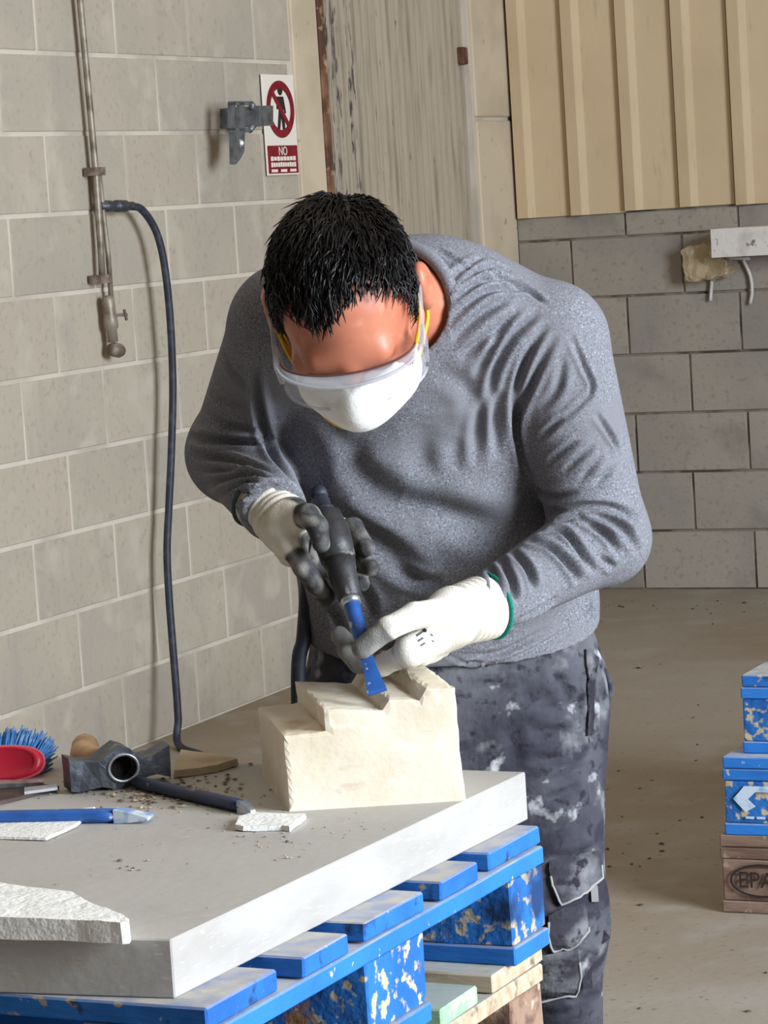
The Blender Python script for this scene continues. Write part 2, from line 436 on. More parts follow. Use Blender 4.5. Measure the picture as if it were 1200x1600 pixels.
# stack at the right edge, front edge = long side
base = onz(1129, 1426, 0)
rzs = rot_to(E2)
def stack_o(z, dx, dy): p = base + dx * E2 + dy * E1; return (p[0], p[1], z)
pA = pallet('pallet', stack_o(0, 0, 0), rzs, (M_brown, M_brown, M_brown), 'weathered brown pallet with oval lettered stamp at the bottom of the right stack', 'pallets stacked at the right', 11)
pB = pallet('pallet', stack_o(PH, 0.012, 0.0), rzs, (M_blue_side, M_blue_side, M_blue_block), 'blue pallet with pale arrow stamp in the middle of the right stack', 'pallets stacked at the right', 12)
pC = pallet('pallet', stack_o(2 * PH, 0.045, 0.03), rzs, (M_blue, M_blue_side, M_blue_block), 'scuffed blue pallet on top of the right stack', 'pallets stacked at the right', 13)
# stamps on the front of the corner blocks (front face is y = 0, facing -y)
def stamp(parent, me, m, x, z, y=-0.0026, name='stamp'):
    o = link(name, me, m, parent, (x, y, z), (math.radians(90), 0, 0)); return o
def ring_mesh(name, a, b, w, n=32, th=0.0006):
    V = []; Fc = []
    for i in range(n):
        t = 2 * math.pi * i / n
        for (ra, rb) in ((a, b), (a - w, b - w)):
            for zz in (-th, th): V.append((ra * math.cos(t), rb * math.sin(t), zz))
    for i in range(n):
        j = (i + 1) % n
        for q in ((1, 3), (0, 1), (3, 2), (2, 0)): Fc.append((4 * i + q[0], 4 * j + q[0], 4 * j + q[1], 4 * i + q[1]))
    return mesh(name, V, Fc)
stamp(pA, text_mesh('stamp', 'EPAL', 0.042, 0.0006), M_black_print, 0.078, 0.062)
stamp(pA, ring_mesh('stamp', 0.06, 0.031, 0.004), M_black_print, 0.078, 0.062, name='stamp_ring')
bm = bmesh.new()
hexo = [(-0.058, 0.0), (-0.036, 0.024), (0.036, 0.024), (0.058, 0.0), (0.036, -0.024), (-0.036, -0.024)]
hexi = [(-0.03, 0.0), (-0.016, 0.013), (0.016, 0.013), (0.03, 0.0), (0.016, -0.013), (-0.016, -0.013)]
a = [bm.verts.new((x, y, 0)) for x, y in hexo]; b = [bm.verts.new((x, y, 0)) for x, y in hexi]
for i in (5, 0, 1, 3): bm.faces.new((a[i], a[(i + 1) % 6], b[(i + 1) % 6], b[i]))
stamp(pB, bm_mesh('stamp', bm), M_pale_print, 0.078, 0.068, -0.0028)
for q in range(4): stamp(pB, box_mesh('stamp', -0.008, 0.008, -0.0022, 0.0022, -0.0003, 0.0003), M_pale_print, 0.05 + 0.021 * q, 0.034, -0.0028)

# ================================================================== MARBLE SLAB AND STONE BLOCK
SZ = 0.636; SB = 4 * PH
M_marble = mat('white_marble_slab', S(172, 168, 164), 0.6, [(7, S(162, 157, 152), 0.45, 0.65, 5, (1, 1, 3)), (22, S(172, 162, 152), 0.64, 0.72, 6, (1, 1, 9)), (60, S(190, 182, 174), 0.60, 0.72, 6, (1, 1, 6))], bump=(60, 0.15), dust=(S(180, 175, 168), 0.95, 9))
sn = onz(267, 1468, SZ); sf = onz(821, 1206, SZ); sl = onz(0, 1461, SZ)
fd = (sl - sn) / np.linalg.norm(sl - sn)
sl2 = sn + fd * 0.95
bd = onz(735, 1199, SZ) - sf; bd /= np.linalg.norm(bd)
sb2 = sf + (-PX) * 0.98
V, Fc = prism([sn, sf, sb2, sl2], (0, 0, SB - SZ))
slab = tag(fix_normals(wobj('marble_slab', V, Fc, M_marble)), 'thick white marble slab used as a worktop on blue pallets', 'slab')
bm = bmesh.new(); bm.from_mesh(slab.data)
bmesh.ops.bevel(bm, geom=bm.edges[:], offset=0.0015, segments=1, affect='EDGES'); bm.to_mesh(slab.data); bm.free()

M_stone = mat('cream_limestone', S(228, 217, 198), 0.9, [(9, S(218, 203, 178), 0.42, 0.62), (30, S(238, 231, 218), 0.58, 0.72), (14, S(200, 180, 152), 0.64, 0.76, 6, (1, 1, 3))], bump=(90, 0.15))
M_chip = mat('fresh_white_stone', S(240, 238, 234), 0.9, [(30, S(230, 227, 222), 0.45, 0.65)], bump=(160, 0.4))
M_chip_tan = mat('tan_stone', S(196, 178, 152), 0.9, [(20, S(176, 156, 130), 0.45, 0.65)], bump=(90, 0.4))
bl = onz(452, 1268, SZ); br = onz(728, 1251, SZ); bk = onz(411, 1215, SZ)
bu = (br - bl); LW = np.linalg.norm(bu); bu /= LW
bv = bk - bl; LD = np.linalg.norm(bv); bv /= LD
pr = [(0, 0), (LW, 0), (LW - 0.004, 0.132), (0.164, 0.1335), (0.1555, 0.1195), (0.146, 0.1215), (0.122, 0.1225), (0.114, 0.1105), (0.07, 0.1145), (0.046, 0.1165), (0.0475, 0.0905), (-0.001, 0.0885)]
poly = [bl + u * bu + np.array([0, 0, h]) for u, h in pr]
V, Fc = prism(poly, bv * LD)
bs = fix_normals(wobj('stone_block', V, Fc, M_stone))
# side loops for chips: triangulated caps, dense rough surface
bm = bmesh.new(); bm.from_mesh(bs.data)
bmesh.ops.triangulate(bm, faces=[f for f in bm.faces if len(f.verts) > 4])
for _ in range(4):
    es = [e for e in bm.edges if e.calc_length() > 0.011]
    bmesh.ops.subdivide_edges(bm, edges=es, cuts=1)
    bmesh.ops.triangulate(bm, faces=[f for f in bm.faces if len(f.verts) > 4])
bm.normal_update()
for v in bm.verts:
    q = v.co
    sharp = any((len(e.link_faces) == 2 and e.calc_face_angle(0) > 0.6) for e in v.link_edges)
    d = mnoise.noise_vector(q * 14) * 0.0012 + mnoise.noise_vector(q * 70) * 0.0003
    if sharp: d -= v.normal * (0.0012 + 0.003 * max(0, mnoise.noise(q * 45)))
    if q.z > 0.002: v.co += d
bm.to_mesh(bs.data); bm.free()
tag(bs, 'stepped cream limestone block being carved on the slab', 'stone block')

def chip(name, px, top, m, label, cat, seed, group=None, taper=0.0, cuts=2, amp=0.0012):
    P = [onz(x, y, SZ + top) for x, y in px]
    V, Fc = prism(P, (0, 0, -top + 0.0002))
    c = np.mean(P, axis=0); n = len(P)
    for i in range(n):
        V[i] = V[i] + (c - V[i]) * taper
    o = fix_normals(wobj(name, V, Fc, m)); roughen(o, cuts, amp, 40, seed)
    zmin = min(v.co.z for v in o.data.vertices)
    for v in o.data.vertices: v.co.z -= zmin
    return tag(o, label, cat, group)
chip('stone_offcut', [(-150, 1372), (0, 1380), (60, 1388), (112, 1394), (130, 1406), (165, 1419), (190, 1429), (201, 1436), (199, 1441), (188, 1442), (120, 1438), (0, 1434), (-150, 1430)], 0.022, M_chip, 'large broken white offcut at the near left edge of the slab', 'stone', 3, taper=0.0, cuts=3, amp=0.0011)
chip('stone_offcut', [(372, 1276), (396, 1270), (478, 1271), (470, 1280), (452, 1292), (440, 1290), (380, 1292), (366, 1290)], 0.006, M_chip, 'small flat white offcut in front of the cream block', 'stone', 5, taper=0.03)
chip('stone_offcut', [(282, 1171), (318, 1175), (372, 1186), (340, 1196), (300, 1202), (270, 1206)], 0.009, M_chip_tan, 'tan triangular offcut between the hammer and the block', 'stone', 8, taper=0.03)
chip('stone_offcut', [(-60, 1284), (60, 1270), (150, 1262), (120, 1290), (72, 1311), (-60, 1306)], 0.003, M_chip, 'thin pale flake lying under the long blue chisel', 'stone', 9, taper=0.02)
# crumbs nobody could count
crng = random.Random(5)
parts = []
def crumb(c, s):
    V = []; 
    for k in range(6):
        d = np.array([(1, 0, 0), (-1, 0, 0), (0, 1, 0), (0, -1, 0), (0, 0, .7), (0, 0, -.5)][k]) * s * crng.uniform(0.5, 1.3); d[2] *= .6; V.append(c + d)
    return V, [(0, 2, 4), (2, 1, 4), (1, 3, 4), (3, 0, 4), (2, 0, 5), (1, 2, 5), (3, 1, 5), (0, 3, 5)]
for (x, y, sx, sy, n, s0, s1) in ((240, 1240, 45, 10, 130, .0012, .006), (300, 1225, 60, 18, 70, .001, .005), (250, 1232, 80, 16, 90, .001, .003), (300, 1270, 120, 25, 50, .0008, .0025), (200, 1352, 12, 6, 8, .001, .004), (440, 1318, 30, 5, 14, .001, .003), (455, 1342, 12, 3, 8, .001, .003), (560, 1290, 90, 15, 20, .0008, .002), (200, 1330, 130, 50, 45, .0006, .0016), (120, 1240, 60, 10, 30, .001, .003), (575, 1280, 120, 8, 20, .0008, .002)):
    for _ in range(n):
        px, py = crng.gauss(x, sx), crng.gauss(y, sy)
        if px > 267 and py > 1468 - (px - 267) * 0.474 - 12: continue
        if py > 1455 or py < 1190: continue
        s = crng.uniform(s0, s1); parts.append(crumb(onz(px, py, SZ) + np.array([0, 0, s * 0.4]), s))
V, Fc = joinvf(parts)
M_crumb = mat('stone_crumbs', S(186, 168, 142), 0.95, [(45, S(104, 88, 72), 0.47, 0.53)])
tag(fix_normals(wobj('stone_crumbs', V, Fc, M_crumb)), 'stone crumbs and dust scattered over the slab', 'crumbs', kind='stuff')
parts = []
for _ in range(85):
    px, py = crng.uniform(900, 1200), crng.choice((crng.gauss(1290, 50), crng.uniform(940, 1600), crng.gauss(948, 8)))
    if py < 938: continue
    if px > 1110 and 1060 < py < 1450: continue
    s = crng.choice((crng.uniform(.002, .005), crng.uniform(.003, .006), crng.uniform(.004, .010)))
    parts.append(crumb(onz(px, py, 0) + np.array([0, 0, s * 0.3]), s))
V, Fc = joinvf(parts)
tag(fix_normals(wobj('floor_litter', V, Fc, mat('floor_litter', S(84, 68, 54), 0.95, [(30, S(150, 132, 108), 0.55, 0.6)]))), 'small bits of rubble littering the concrete floor', 'rubble', kind='stuff')

# ================================================================== TOOLS ON THE SLAB
M_steel = mat('worn_dark_steel', S(92, 96, 104), 0.45, [(25, S(60, 64, 72), 0.45, 0.65), (50, S(150, 150, 150), 0.6, 0.72)], metal=0.6, bump=(120, 0.3))
M_bare = mat('bare_steel', S(190, 194, 200), 0.35, [(40, S(140, 144, 150), 0.5, 0.7)], metal=0.8)
M_chblue = mat('blue_tool_paint', S(38, 88, 160), 0.45, [(25, S(30, 66, 126), 0.45, 0.65), (50, S(170, 180, 196), 0.64, 0.70)], spec=0.5)
M_chdark = mat('dark_blue_tool_paint', S(36, 50, 84), 0.5, [(25, S(28, 36, 60), 0.45, 0.65), (50, S(130, 138, 150), 0.64, 0.72)], spec=0.5)
M_handle = mat('pale_wood_handle', S(200, 164, 128), 0.7, [(12, S(176, 138, 104), 0.45, 0.65, 4, (1, 4, 4))])
M_red = mat('red_brush_paint', S(196, 32, 58), 0.4, [(10, S(176, 24, 48), 0.45, 0.65)], spec=0.5)
M_redrim = mat('red_brush_edge', S(214, 96, 110), 0.5)
M_bristle = mat('blue_bristles', S(70, 126, 190), 0.7, [(60, S(120, 166, 214), 0.5, 0.65)])

def chisel(name, p, q, r, shaft_m, label, flare=1.6, flatlen=0.035, tipm=None):
    p = onz(*p, SZ) + np.array([0, 0, r]); q = onz(*q, SZ) + np.array([0, 0, r])
    ax = (q - p); L_ = np.linalg.norm(ax); ax /= L_
    root = tag(empty(name, tuple(p - np.array([0, 0, r]))), label, 'chisel')
    V, Fc = lathe(p, q, [(0, r * .75), (0.004, r * .95), (0.012, r), (L_ - flatlen - .02, r), (L_ - flatlen, r * 0.95)], 12)
    wobj('shaft', V, Fc, shaft_m, root, True)
    side = np.cross(ax, [0, 0, 1.0]); side /= np.linalg.norm(side); up = np.array([0, 0, 1.0])
    a = q - ax * (flatlen + 0.002); V = []
    for c, w, h in ((a, r * .95, r * .95), (a + ax * flatlen * .45, r * (1 + flare) / 2, r * .7), (q - ax * .001, r * flare, r * .22), (q, r * flare * .97, r * .1)):
        for sx, sz in ((-1, -1), (1, -1), (1, 1), (-1, 1)): V.append(c + side * w * sx + up * (h * sz - (r - h) * 0.5))
    Fc = [(0, 3, 2, 1), (12, 13, 14, 15)] + [(4 * i + k, 4 * i + (k + 1) % 4, 4 * i + 4 + (k + 1) % 4, 4 * i + 4 + k) for i in range(3) for k in range(4)]
    fix_normals(wobj('blade', V, Fc, tipm or M_bare, root))
    return root
chisel('chisel', (-60, 1290), (236, 1284), 0.0085, M_chblue, 'long bright blue chisel lying along the left of the slab', 1.4, 0.04, mat('dusty_blue_blade', S(120, 150, 192), 0.6, [(40, S(190, 196, 204), 0.48, 0.6)]))
chisel('point_chisel', (212, 1232), (396, 1274), 0.008, M_chdark, 'dark blue point chisel leading from the hammer to the block', 0.45, 0.02)

# mason's hammer head with eye, wooden handle pointing away behind it
hp = onz(185, 1234, SZ); hx = onz(262, 1218, SZ) - onz(106, 1238, SZ); hx[2] = 0; LH = np.linalg.norm(hx); hx /= LH
hy = np.array([-hx[1], hx[0], 0]); hz = np.array([0, 0, 1.0])
ham = tag(empty('stone_hammer', tuple(hp)), 'steel double-ended stone hammer head with pale wooden handle behind', 'hammer')
hc = (onz(106, 1238, SZ) + onz(262, 1218, SZ)) / 2
HT = 0.024       # half thickness (away from camera)
outline = [(-.5, .004), (-.42, .002), (-.2, .006), (-.06, .0), (.1, .002), (.22, .010), (.36, .012), (.5, .006), (.5, .046), (.34, .036), (.2, .034), (.1, .048), (.0, .053), (-.1, .046), (-.22, .036), (-.36, .038), (-.5, .044)]
# plate facing the camera with a real eye hole
bm = bmesh.new()
eye_c = (0.02, .026); nE = 20
out_v = [(u * LH, h) for u, h in outline]
eye_v = [(eye_c[0] * LH + .0175 * math.cos(2 * math.pi * k / nE), eye_c[1] + .0155 * math.sin(2 * math.pi * k / nE)) for k in range(nE)]
def H3(u, h, t): return hc + hx * u + hz * h + hy * t
lay = []
for t in (-HT, HT):
    ov = [bm.verts.new(H3(u, h, t * (1.0 if abs(u) < .03 else .8))) for u, h in out_v]; ev = [bm.verts.new(H3(u, h, t)) for u, h in eye_v]
    for vs in (ov, ev):
        for i in range(len(vs)): bm.edges.new((vs[i], vs[(i + 1) % len(vs)]))
    eds = [e for e in bm.edges if all(v in ov or v in ev for v in e.verts)]
    bmesh.ops.triangle_fill(bm, edges=eds, use_beauty=True, use_dissolve=False)
    lay.append((ov, ev))
for q in (0, 1):
    A, B = lay[0][q], lay[1][q]
    for i in range(len(A)): bm.faces.new((A[i], A[(i + 1) % len(A)], B[(i + 1) % len(A)], B[i]))
bmesh.ops.recalc_face_normals(bm, faces=bm.faces[:])
V = [tuple(v.co) for v in bm.verts]; bm.verts.index_update(); Fc = [[v.index for v in f.verts] for f in bm.faces]; bm.free()
o = wobj('hammer_head', V, Fc, M_steel, ham); roughen(o, 1, 0.0008, 60, 2)
V, Fc = tube([H3(0.02 * LH + .0185 * math.cos(a_), .026 + .0165 * math.sin(a_), -HT - .001) for a_ in np.linspace(0, 2 * math.pi, 25)], .0022, 6, False)
wobj('eye_rim', V, Fc, M_bare, ham, True)
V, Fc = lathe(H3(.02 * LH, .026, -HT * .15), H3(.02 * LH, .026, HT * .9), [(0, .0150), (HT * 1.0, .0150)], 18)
wobj('eye_shade_plug', V, Fc, mat('eye_hole_shade', S(34, 28, 26), 0.9), ham)  # plug closing the eye; the hole's shade is put into its near-black colour
h0 = H3(-0.015, .026, HT * .2); h1 = onz(128, 1172, SZ) ; h1 = at(133, 1168, np.dot(h0 - CAM, W) + 0.17); h1[2] = max(h1[2], SZ + .018)
V, Fc = tube(catmull([H3(.02 * LH, .026, HT * .95), (np.array(H3(-.02, .028, HT + .06)) + h1 * 0) , h1 * .6 + .4 * np.array(H3(-.02, .028, HT + .06)), h1], 5), [.014] * 5 + [.015] * 5 + [.0175] * 5 + [.018], 12)
wobj('handle', V, Fc, M_handle, ham, True)

# scrubbing brush: red oval back towards the camera, blue bristles behind
bp_ = onz(30, 1222, SZ)
bru = tag(empty('scrubbing_brush', tuple(bp_)), 'red-backed scrubbing brush with blue bristles at the left edge', 'brush')
bx = onz(80, 1214, SZ) - onz(-40, 1222, SZ); bx[2] = 0; bx /= np.linalg.norm(bx); by = np.array([-bx[1], bx[0], 0])
bz = np.array([0, 0, 1.0]); tl = math.radians(24)
bup = bz * math.cos(tl) + by * math.sin(tl); bnn = by * math.cos(tl) - bz * math.sin(tl)   # plate up, plate normal away from camera
pxm = F / np.dot(bp_ - CAM, W)
ctr = onz(0, 1221, SZ) + bup * 0.023
LWb = 0.066
def stad(a, rx, rz): return ctr + bx * (rx * (abs(math.cos(a)) ** .7) * (1 if math.cos(a) > 0 else -1) - .01) + bup * (rz * (abs(math.sin(a)) ** .8) * (1 if math.sin(a) > 0 else -1))
nb = 32; V = []; Fc = []
for t, s in ((0.0, .80), (-.004, .84), (0.0, .93), (.006, 1.0), (.014, 1.0), (.018, .94)):
    for k in range(nb): V.append(stad(2 * math.pi * k / nb, LWb * s, .023 * s) + bnn * t)
for i in range(5):
    for k in range(nb): Fc.append((i * nb + k, i * nb + (k + 1) % nb, (i + 1) * nb + (k + 1) % nb, (i + 1) * nb + k))
Fc += [tuple(range(nb)), tuple(range(5 * nb, 6 * nb))]
bb = fix_normals(wobj('brush_back', V, Fc, M_red, bru, True))
V, Fc = tube([stad(2 * math.pi * k / 40, LWb * .985, .0226) + bnn * .004 for k in range(41)], .0018, 6, False)
wobj('edge_line', V, Fc, M_redrim, bb, True)
parts = []
for i in range(1500):
    a = crng.uniform(0, 2 * math.pi); q = math.sqrt(crng.random())
    b0 = stad(a, LWb * .93 * q, .021 * q) + bnn * .016
    dr = bnn * 1.0 + bup * (0.85 + .5 * math.sin(a) * q + crng.uniform(-.2, .2)) + bx * (.45 * math.cos(a) * q + crng.uniform(-.2, .25))
    dr /= np.linalg.norm(dr); ln = crng.uniform(.036, .050)
    b1 = b0 + dr * ln
    b1[2] = max(b1[2], SZ + .001); b0[2] = max(b0[2], SZ + .001)
    parts.append(tube([b0, (b0 + b1) / 2 + by * .001, b1], [.0013, .0012, .0009], 4))
V, Fc = joinvf(parts)
tag(wobj('bristles', V, Fc, M_bristle, bru), kind='stuff')

# flat steel square / rasp half in frame under the brush
sq = tag(empty('flat_steel_tool', tuple(onz(40, 1238, SZ))), 'dark flat steel tool with a bright edge beside the red brush', 'tool')
M_rusted = mat('brown_steel', S(84, 70, 66), 0.6, [(20, S(60, 50, 50), 0.45, 0.65)], metal=0.4)
P = [onz(x, y, SZ + .005) for x, y in ((-60, 1226), (60, 1224), (92, 1228), (40, 1242), (0, 1252), (-60, 1262))]
V, Fc = prism(P, (0, 0, -.0048)); roughen(fix_normals(wobj('blade', V, Fc, M_rusted, sq)), 1, .0005, 50, 1)
P = [onz(x, y, SZ + .0085) for x, y in ((38, 1230), (88, 1225), (90, 1230), (38, 1237))]
V, Fc = prism(P, (0, 0, -.0035)); fix_normals(wobj('bright_edge', V, Fc, M_bare, sq))
P = [onz(x, y, SZ + .010) for x, y in ((-60, 1219), (66, 1218), (68, 1222), (-60, 1228))]
V, Fc = prism(P, (0, 0, -.005)); fix_normals(wobj('spine', V, Fc, M_bare, sq))
# ================================================================== SIGNED-DISTANCE MODELLING (person, gloves, clothing)
def nets(f, lo, hi, h, lip=1.6):
    """naive surface nets of the zero set of f, evaluated densely only near the surface"""
    lo = np.asarray(lo, np.float32); K = 4
    n = (np.ceil((np.asarray(hi) - lo) / (h * K)).astype(int) + 1)
    g = [lo[i] + (np.arange(n[i]) + 0.5) * h * K - 0.5 * h for i in range(3)]
    G = np.stack(np.meshgrid(*g, indexing='ij'), -1).reshape(-1, 3).astype(np.float32)
    cv = np.concatenate([f(c) for c in np.array_split(G, max(1, len(G) // 200000))]).reshape(n)
    near = np.abs(cv) < h * K * 0.9 * lip + 2 * h
    V = np.repeat(np.repeat(np.repeat(cv, K, 0), K, 1), K, 2).astype(np.float32)
    nm = np.repeat(np.repeat(np.repeat(near, K, 0), K, 1), K, 2)
    I = np.argwhere(nm); pts = lo + I.astype(np.float32) * h
    vals = np.concatenate([f(c) for c in np.array_split(pts, max(1, len(pts) // 200000))])
    V[nm] = vals
    Sg = V < 0
    cnt = np.zeros(tuple(s - 1 for s in V.shape), np.uint8)
    for a in (0, 1):
        for b in (0, 1):
            for c in (0, 1): cnt += Sg[a:V.shape[0] - 1 + a, b:V.shape[1] - 1 + b, c:V.shape[2] - 1 + c]
    act = (cnt > 0) & (cnt < 8)
    ijk = np.argwhere(act); idx = -np.ones(act.shape, np.int64); idx[act] = np.arange(len(ijk))
    pos = np.zeros((len(ijk), 3)); k = np.zeros(len(ijk))
    cr = [np.array(c) for c in ((0, 0, 0), (1, 0, 0), (0, 1, 0), (1, 1, 0), (0, 0, 1), (1, 0, 1), (0, 1, 1), (1, 1, 1))]
    vv = [V[tuple((ijk + c).T)] for c in cr]
    for a, b in ((0, 1), (2, 3), (4, 5), (6, 7), (0, 2), (1, 3), (4, 6), (5, 7), (0, 4), (1, 5), (2, 6), (3, 7)):
        m = (vv[a] < 0) != (vv[b] < 0); t = np.where(m, vv[a] / np.where(m, vv[a] - vv[b], 1), 0)
        pos += m[:, None] * (cr[a] + t[:, None] * (cr[b] - cr[a])); k += m
    P = lo + (ijk + pos / k[:, None]) * h
    Fs = []
    for ax in range(3):
        o1, o2 = [(1, 2), (2, 0), (0, 1)][ax]
        A = np.take(Sg, range(0, V.shape[ax] - 1), ax); B = np.take(Sg, range(1, V.shape[ax]), ax)
        E_ = np.argwhere(A != B)
        ok = (E_[:, o1] > 0) & (E_[:, o2] > 0) & (E_[:, o1] < act.shape[o1]) & (E_[:, o2] < act.shape[o2])
        E_ = E_[ok]; ins = A[tuple(E_.T)]
        q = []
        for d1, d2 in ((-1, -1), (0, -1), (0, 0), (-1, 0)):
            e = E_.copy(); e[:, o1] += d1; e[:, o2] += d2; q.append(idx[tuple(e.T)])
        q = np.stack(q, 1); q = np.where(ins[:, None], q, q[:, ::-1]); Fs.append(q)
    Fq = np.concatenate(Fs); Fq = Fq[(Fq >= 0).all(1)]
    return P, Fq

def relax(P, Fq, it=2, lam=0.5):
    for _ in range(it):
        s = np.zeros_like(P); c = np.zeros(len(P))
        for a, b in ((0, 1), (1, 2), (2, 3), (3, 0)):
            np.add.at(s, Fq[:, a], P[Fq[:, b]]); np.add.at(s, Fq[:, b], P[Fq[:, a]])
            np.add.at(c, Fq[:, a], 1); np.add.at(c, Fq[:, b], 1)
        P = P + lam * (s / c[:, None] - P)
    return P

def vnormals(P, Fq):
    n = np.cross(P[Fq[:, 2]] - P[Fq[:, 0]], P[Fq[:, 3]] - P[Fq[:, 1]]); v = np.zeros_like(P)
    for k in range(4): np.add.at(v, Fq[:, k], n)
    return v / (np.linalg.norm(v, axis=1)[:, None] + 1e-12)

def smin(a, b, k):
    h = np.maximum(k - np.abs(a - b), 0) / k; return np.minimum(a, b) - h * h * k * 0.25
def seg_t(p, a, b):
    ab = b - a; t = np.clip(((p - a) @ ab) / (ab @ ab), 0, 1); return t, np.linalg.norm(p - a - t[:, None] * ab, axis=1)
def cap(p, a, b, ra, rb):
    a = np.asarray(a, np.float32); b = np.asarray(b, np.float32); t, d = seg_t(p, a, b); return d - (ra + (rb - ra) * t)
def ellip(p, c, r):
    q = p - np.asarray(c, np.float32); r = np.asarray(r, np.float32); k0 = np.linalg.norm(q / r, axis=1); k1 = np.linalg.norm(q / (r * r), axis=1) + 1e-9
    return k0 * (k0 - 1) / k1
def chain(p, pts, rs, k=0.006):
    d = None
    for i in range(len(pts) - 1):
        e = cap(p, pts[i], pts[i + 1], rs[i], rs[i + 1]); d = e if d is None else smin(d, e, k)
    return d
def bounds(fpts, pad): A = np.array(fpts); return A.min(0) - pad, A.max(0) + pad

def U(x, y, d): return at(x, y, d * F / 4400.0)

# ------------------------------------------------------------------ the man's pose
SPINE = [(U(716, 1150, 3.63), .168, .115), (U(712, 1070, 3.63), .18, .122), (U(702, 950, 3.62), .180, .125), (U(680, 820, 3.59), .172, .128),
         (U(655, 670, 3.52), .168, .126), (U(648, 550, 3.45), .16, .105), (U(652, 485, 3.41), .12, .075)]
SR_, SL_ = U(457, 512, 3.39), U(856, 534, 3.42)
LAT = (SL_ - SR_) / np.linalg.norm(SL_ - SR_)
NB = U(660, 464, 3.40)
ER, WR = U(370, 708, 3.58), U(428, 796, 3.345)
EL, WL = U(942, 840, 3.45), U(752, 949, 3.325)
HIPL, KNL = U(826, 1110, 3.63), U(856, 1440, 3.60)
HIPR, KNR = U(606, 1110, 3.63), U(590, 1440, 3.60)
ANL = np.array([KNL[0] + .005, KNL[1] + .07, .10]); ANR = np.array([KNR[0] - .02, KNR[1] + .07, .10])
def sweep(p, sp, grow):
    best = None; out = None
    for i in range(len(sp) - 1):
        a, b = sp[i][0].astype(np.float32), sp[i + 1][0].astype(np.float32)
        t, d = seg_t(p, a, b); T = (b - a) / np.linalg.norm(b - a)
        X = LAT - T * (LAT @ T); X /= np.linalg.norm(X); Y = np.cross(T, X)
        q = p - a - t[:, None] * (b - a)
        ra = sp[i][1] + (sp[i + 1][1] - sp[i][1]) * t + grow; rb = sp[i][2] + (sp[i + 1][2] - sp[i][2]) * t + grow
        u, v, w = (q @ X) / ra, (q @ Y) / rb, (q @ T) / rb
        k0 = np.sqrt(np.abs(u) ** 2.3 + np.abs(v) ** 2.3 + w * w + 1e-12); k1 = np.sqrt((u / ra) ** 2 + (v / rb) ** 2 + (w / rb) ** 2 + 1e-12)
        e = k0 * (k0 - 1) / k1
        out = e if out is None else smin(out, e, .03)
    return out
SHD = np.array([.01, .025, -.018])
def torso(p, g=0.0):
    d = sweep(p, SPINE, g)
    d = smin(d, cap(p, NB + SHD, SL_, .060 + g, .065 + g), .05)
    d = smin(d, cap(p, NB + SHD, SR_, .060 + g, .070 + g), .05)
    return d
def arm_l(p, g=0.0): return smin(cap(p, SL_, EL, .070 + g, .052 + g), cap(p, EL, WL, .051 + g, .0315 + g), .02)
def arm_r(p, g=0.0): return smin(cap(p, SR_, ER, .072 + g, .056 + g), cap(p, ER, WR, .054 + g, .036 + g), .03)
def legs(p, g=0.0):
    d = None
    for h, k, a in ((HIPL, KNL, ANL), (HIPR, KNR, ANR)):
        e = smin(cap(p, h, k, .094 + g, .066 + g), cap(p, k, a, .064 + g, .05 + g), .04); d = e if d is None else smin(d, e, .03)
    return d
def feet(p):
    d = None
    for a in (ANL, ANR):
        e = smin(cap(p, a, a + np.array([0, -.03, -.05]), .045, .045), cap(p, a + np.array([0, .03, -.06]), a + np.array([.0, -.17, -.062]), .04, .036), .04)
        d = e if d is None else np.minimum(d, e)
    return np.maximum(d, 0.001 - p[:, 2])

# head frame: X his left / photo right, Y face forward, Z crown
HC_ = U(541, 470, 3.2)
ph, ro, yw = math.radians(50), math.radians(5.5), math.radians(-7)
Rm = Matrix.Rotation(-ro, 3, 'Y') @ Matrix.Rotation(yw, 3, 'Z') @ Matrix.Rotation(ph, 3, 'X')
# base axes before rotation: face toward -Y world
B0 = Matrix(((1, 0, 0), (0, -1, 0), (0, 0, 1)))   # columns: X->+x, Y(face)->-y, Z->+z (mirror kept in the axes only)
HX = np.array(Rm @ Vector((1, 0, 0))); HY = np.array(Rm @ Vector((0, -1, 0))); HZ = np.array(Rm @ Vector((0, 0, 1)))
HM = np.stack([HX, HY, HZ])     # rows
def hl(p): return (p - HC_) @ HM.T.astype(np.float32)
def hw(q): return HC_ + np.asarray(q, float) @ HM
NK0 = hw((0, -.035, -.07))
def head_local(q):
    d = ellip(q, (0, -.006, .016), (.077, .099, .088))
    d = smin(d, ellip(q, (0, .026, -.042), (.058, .068, .078)), .03)
    d = smin(d, cap(q, (-.020, .060, -.092), (.020, .060, -.092), .025, .025), .03)
    d = smin(d, cap(q, (-.036, .083, .006), (.036, .083, .006), .013, .013), .022)
    d = smin(d, cap(q, (0, .094, .004), (0, .116, -.034), .007, .012), .012)
    for s in (-1, 1):
        d = smin(d, cap(q, (s * .052, .058, -.03), (s * .046, .068, -.045), .018, .016), .02)
        d = -smin(-d, ellip(q, (s * .031, .100, -.018), (.017, .014, .012)), .010)
        d = smin(d, np.maximum(ellip(q, (s * .031, .077, -.018), (.0145, .0135, .0125)), -.020 - q[:, 2]), .004)
        e = ellip(q, (s * .087, -.014, -.012), (.013, .024, .036))
        e = np.maximum(e, -ellip(q, (s * .101, -.008, -.010), (.010, .013, .023)))
        d = smin(d, e, .006)
    d = smin(d, cap(q, (-.02, .098, -.068), (.02, .098, -.068), .007, .007), .008)
    d = np.maximum(d, -cap(q, (-.02, .108, -.069), (.02, .108, -.069), .003, .003))
    return d
def neck(p, g=0.0): return cap(p, NK0, NB + np.array([0, .02, 0]), .056 + g, .058 + g)

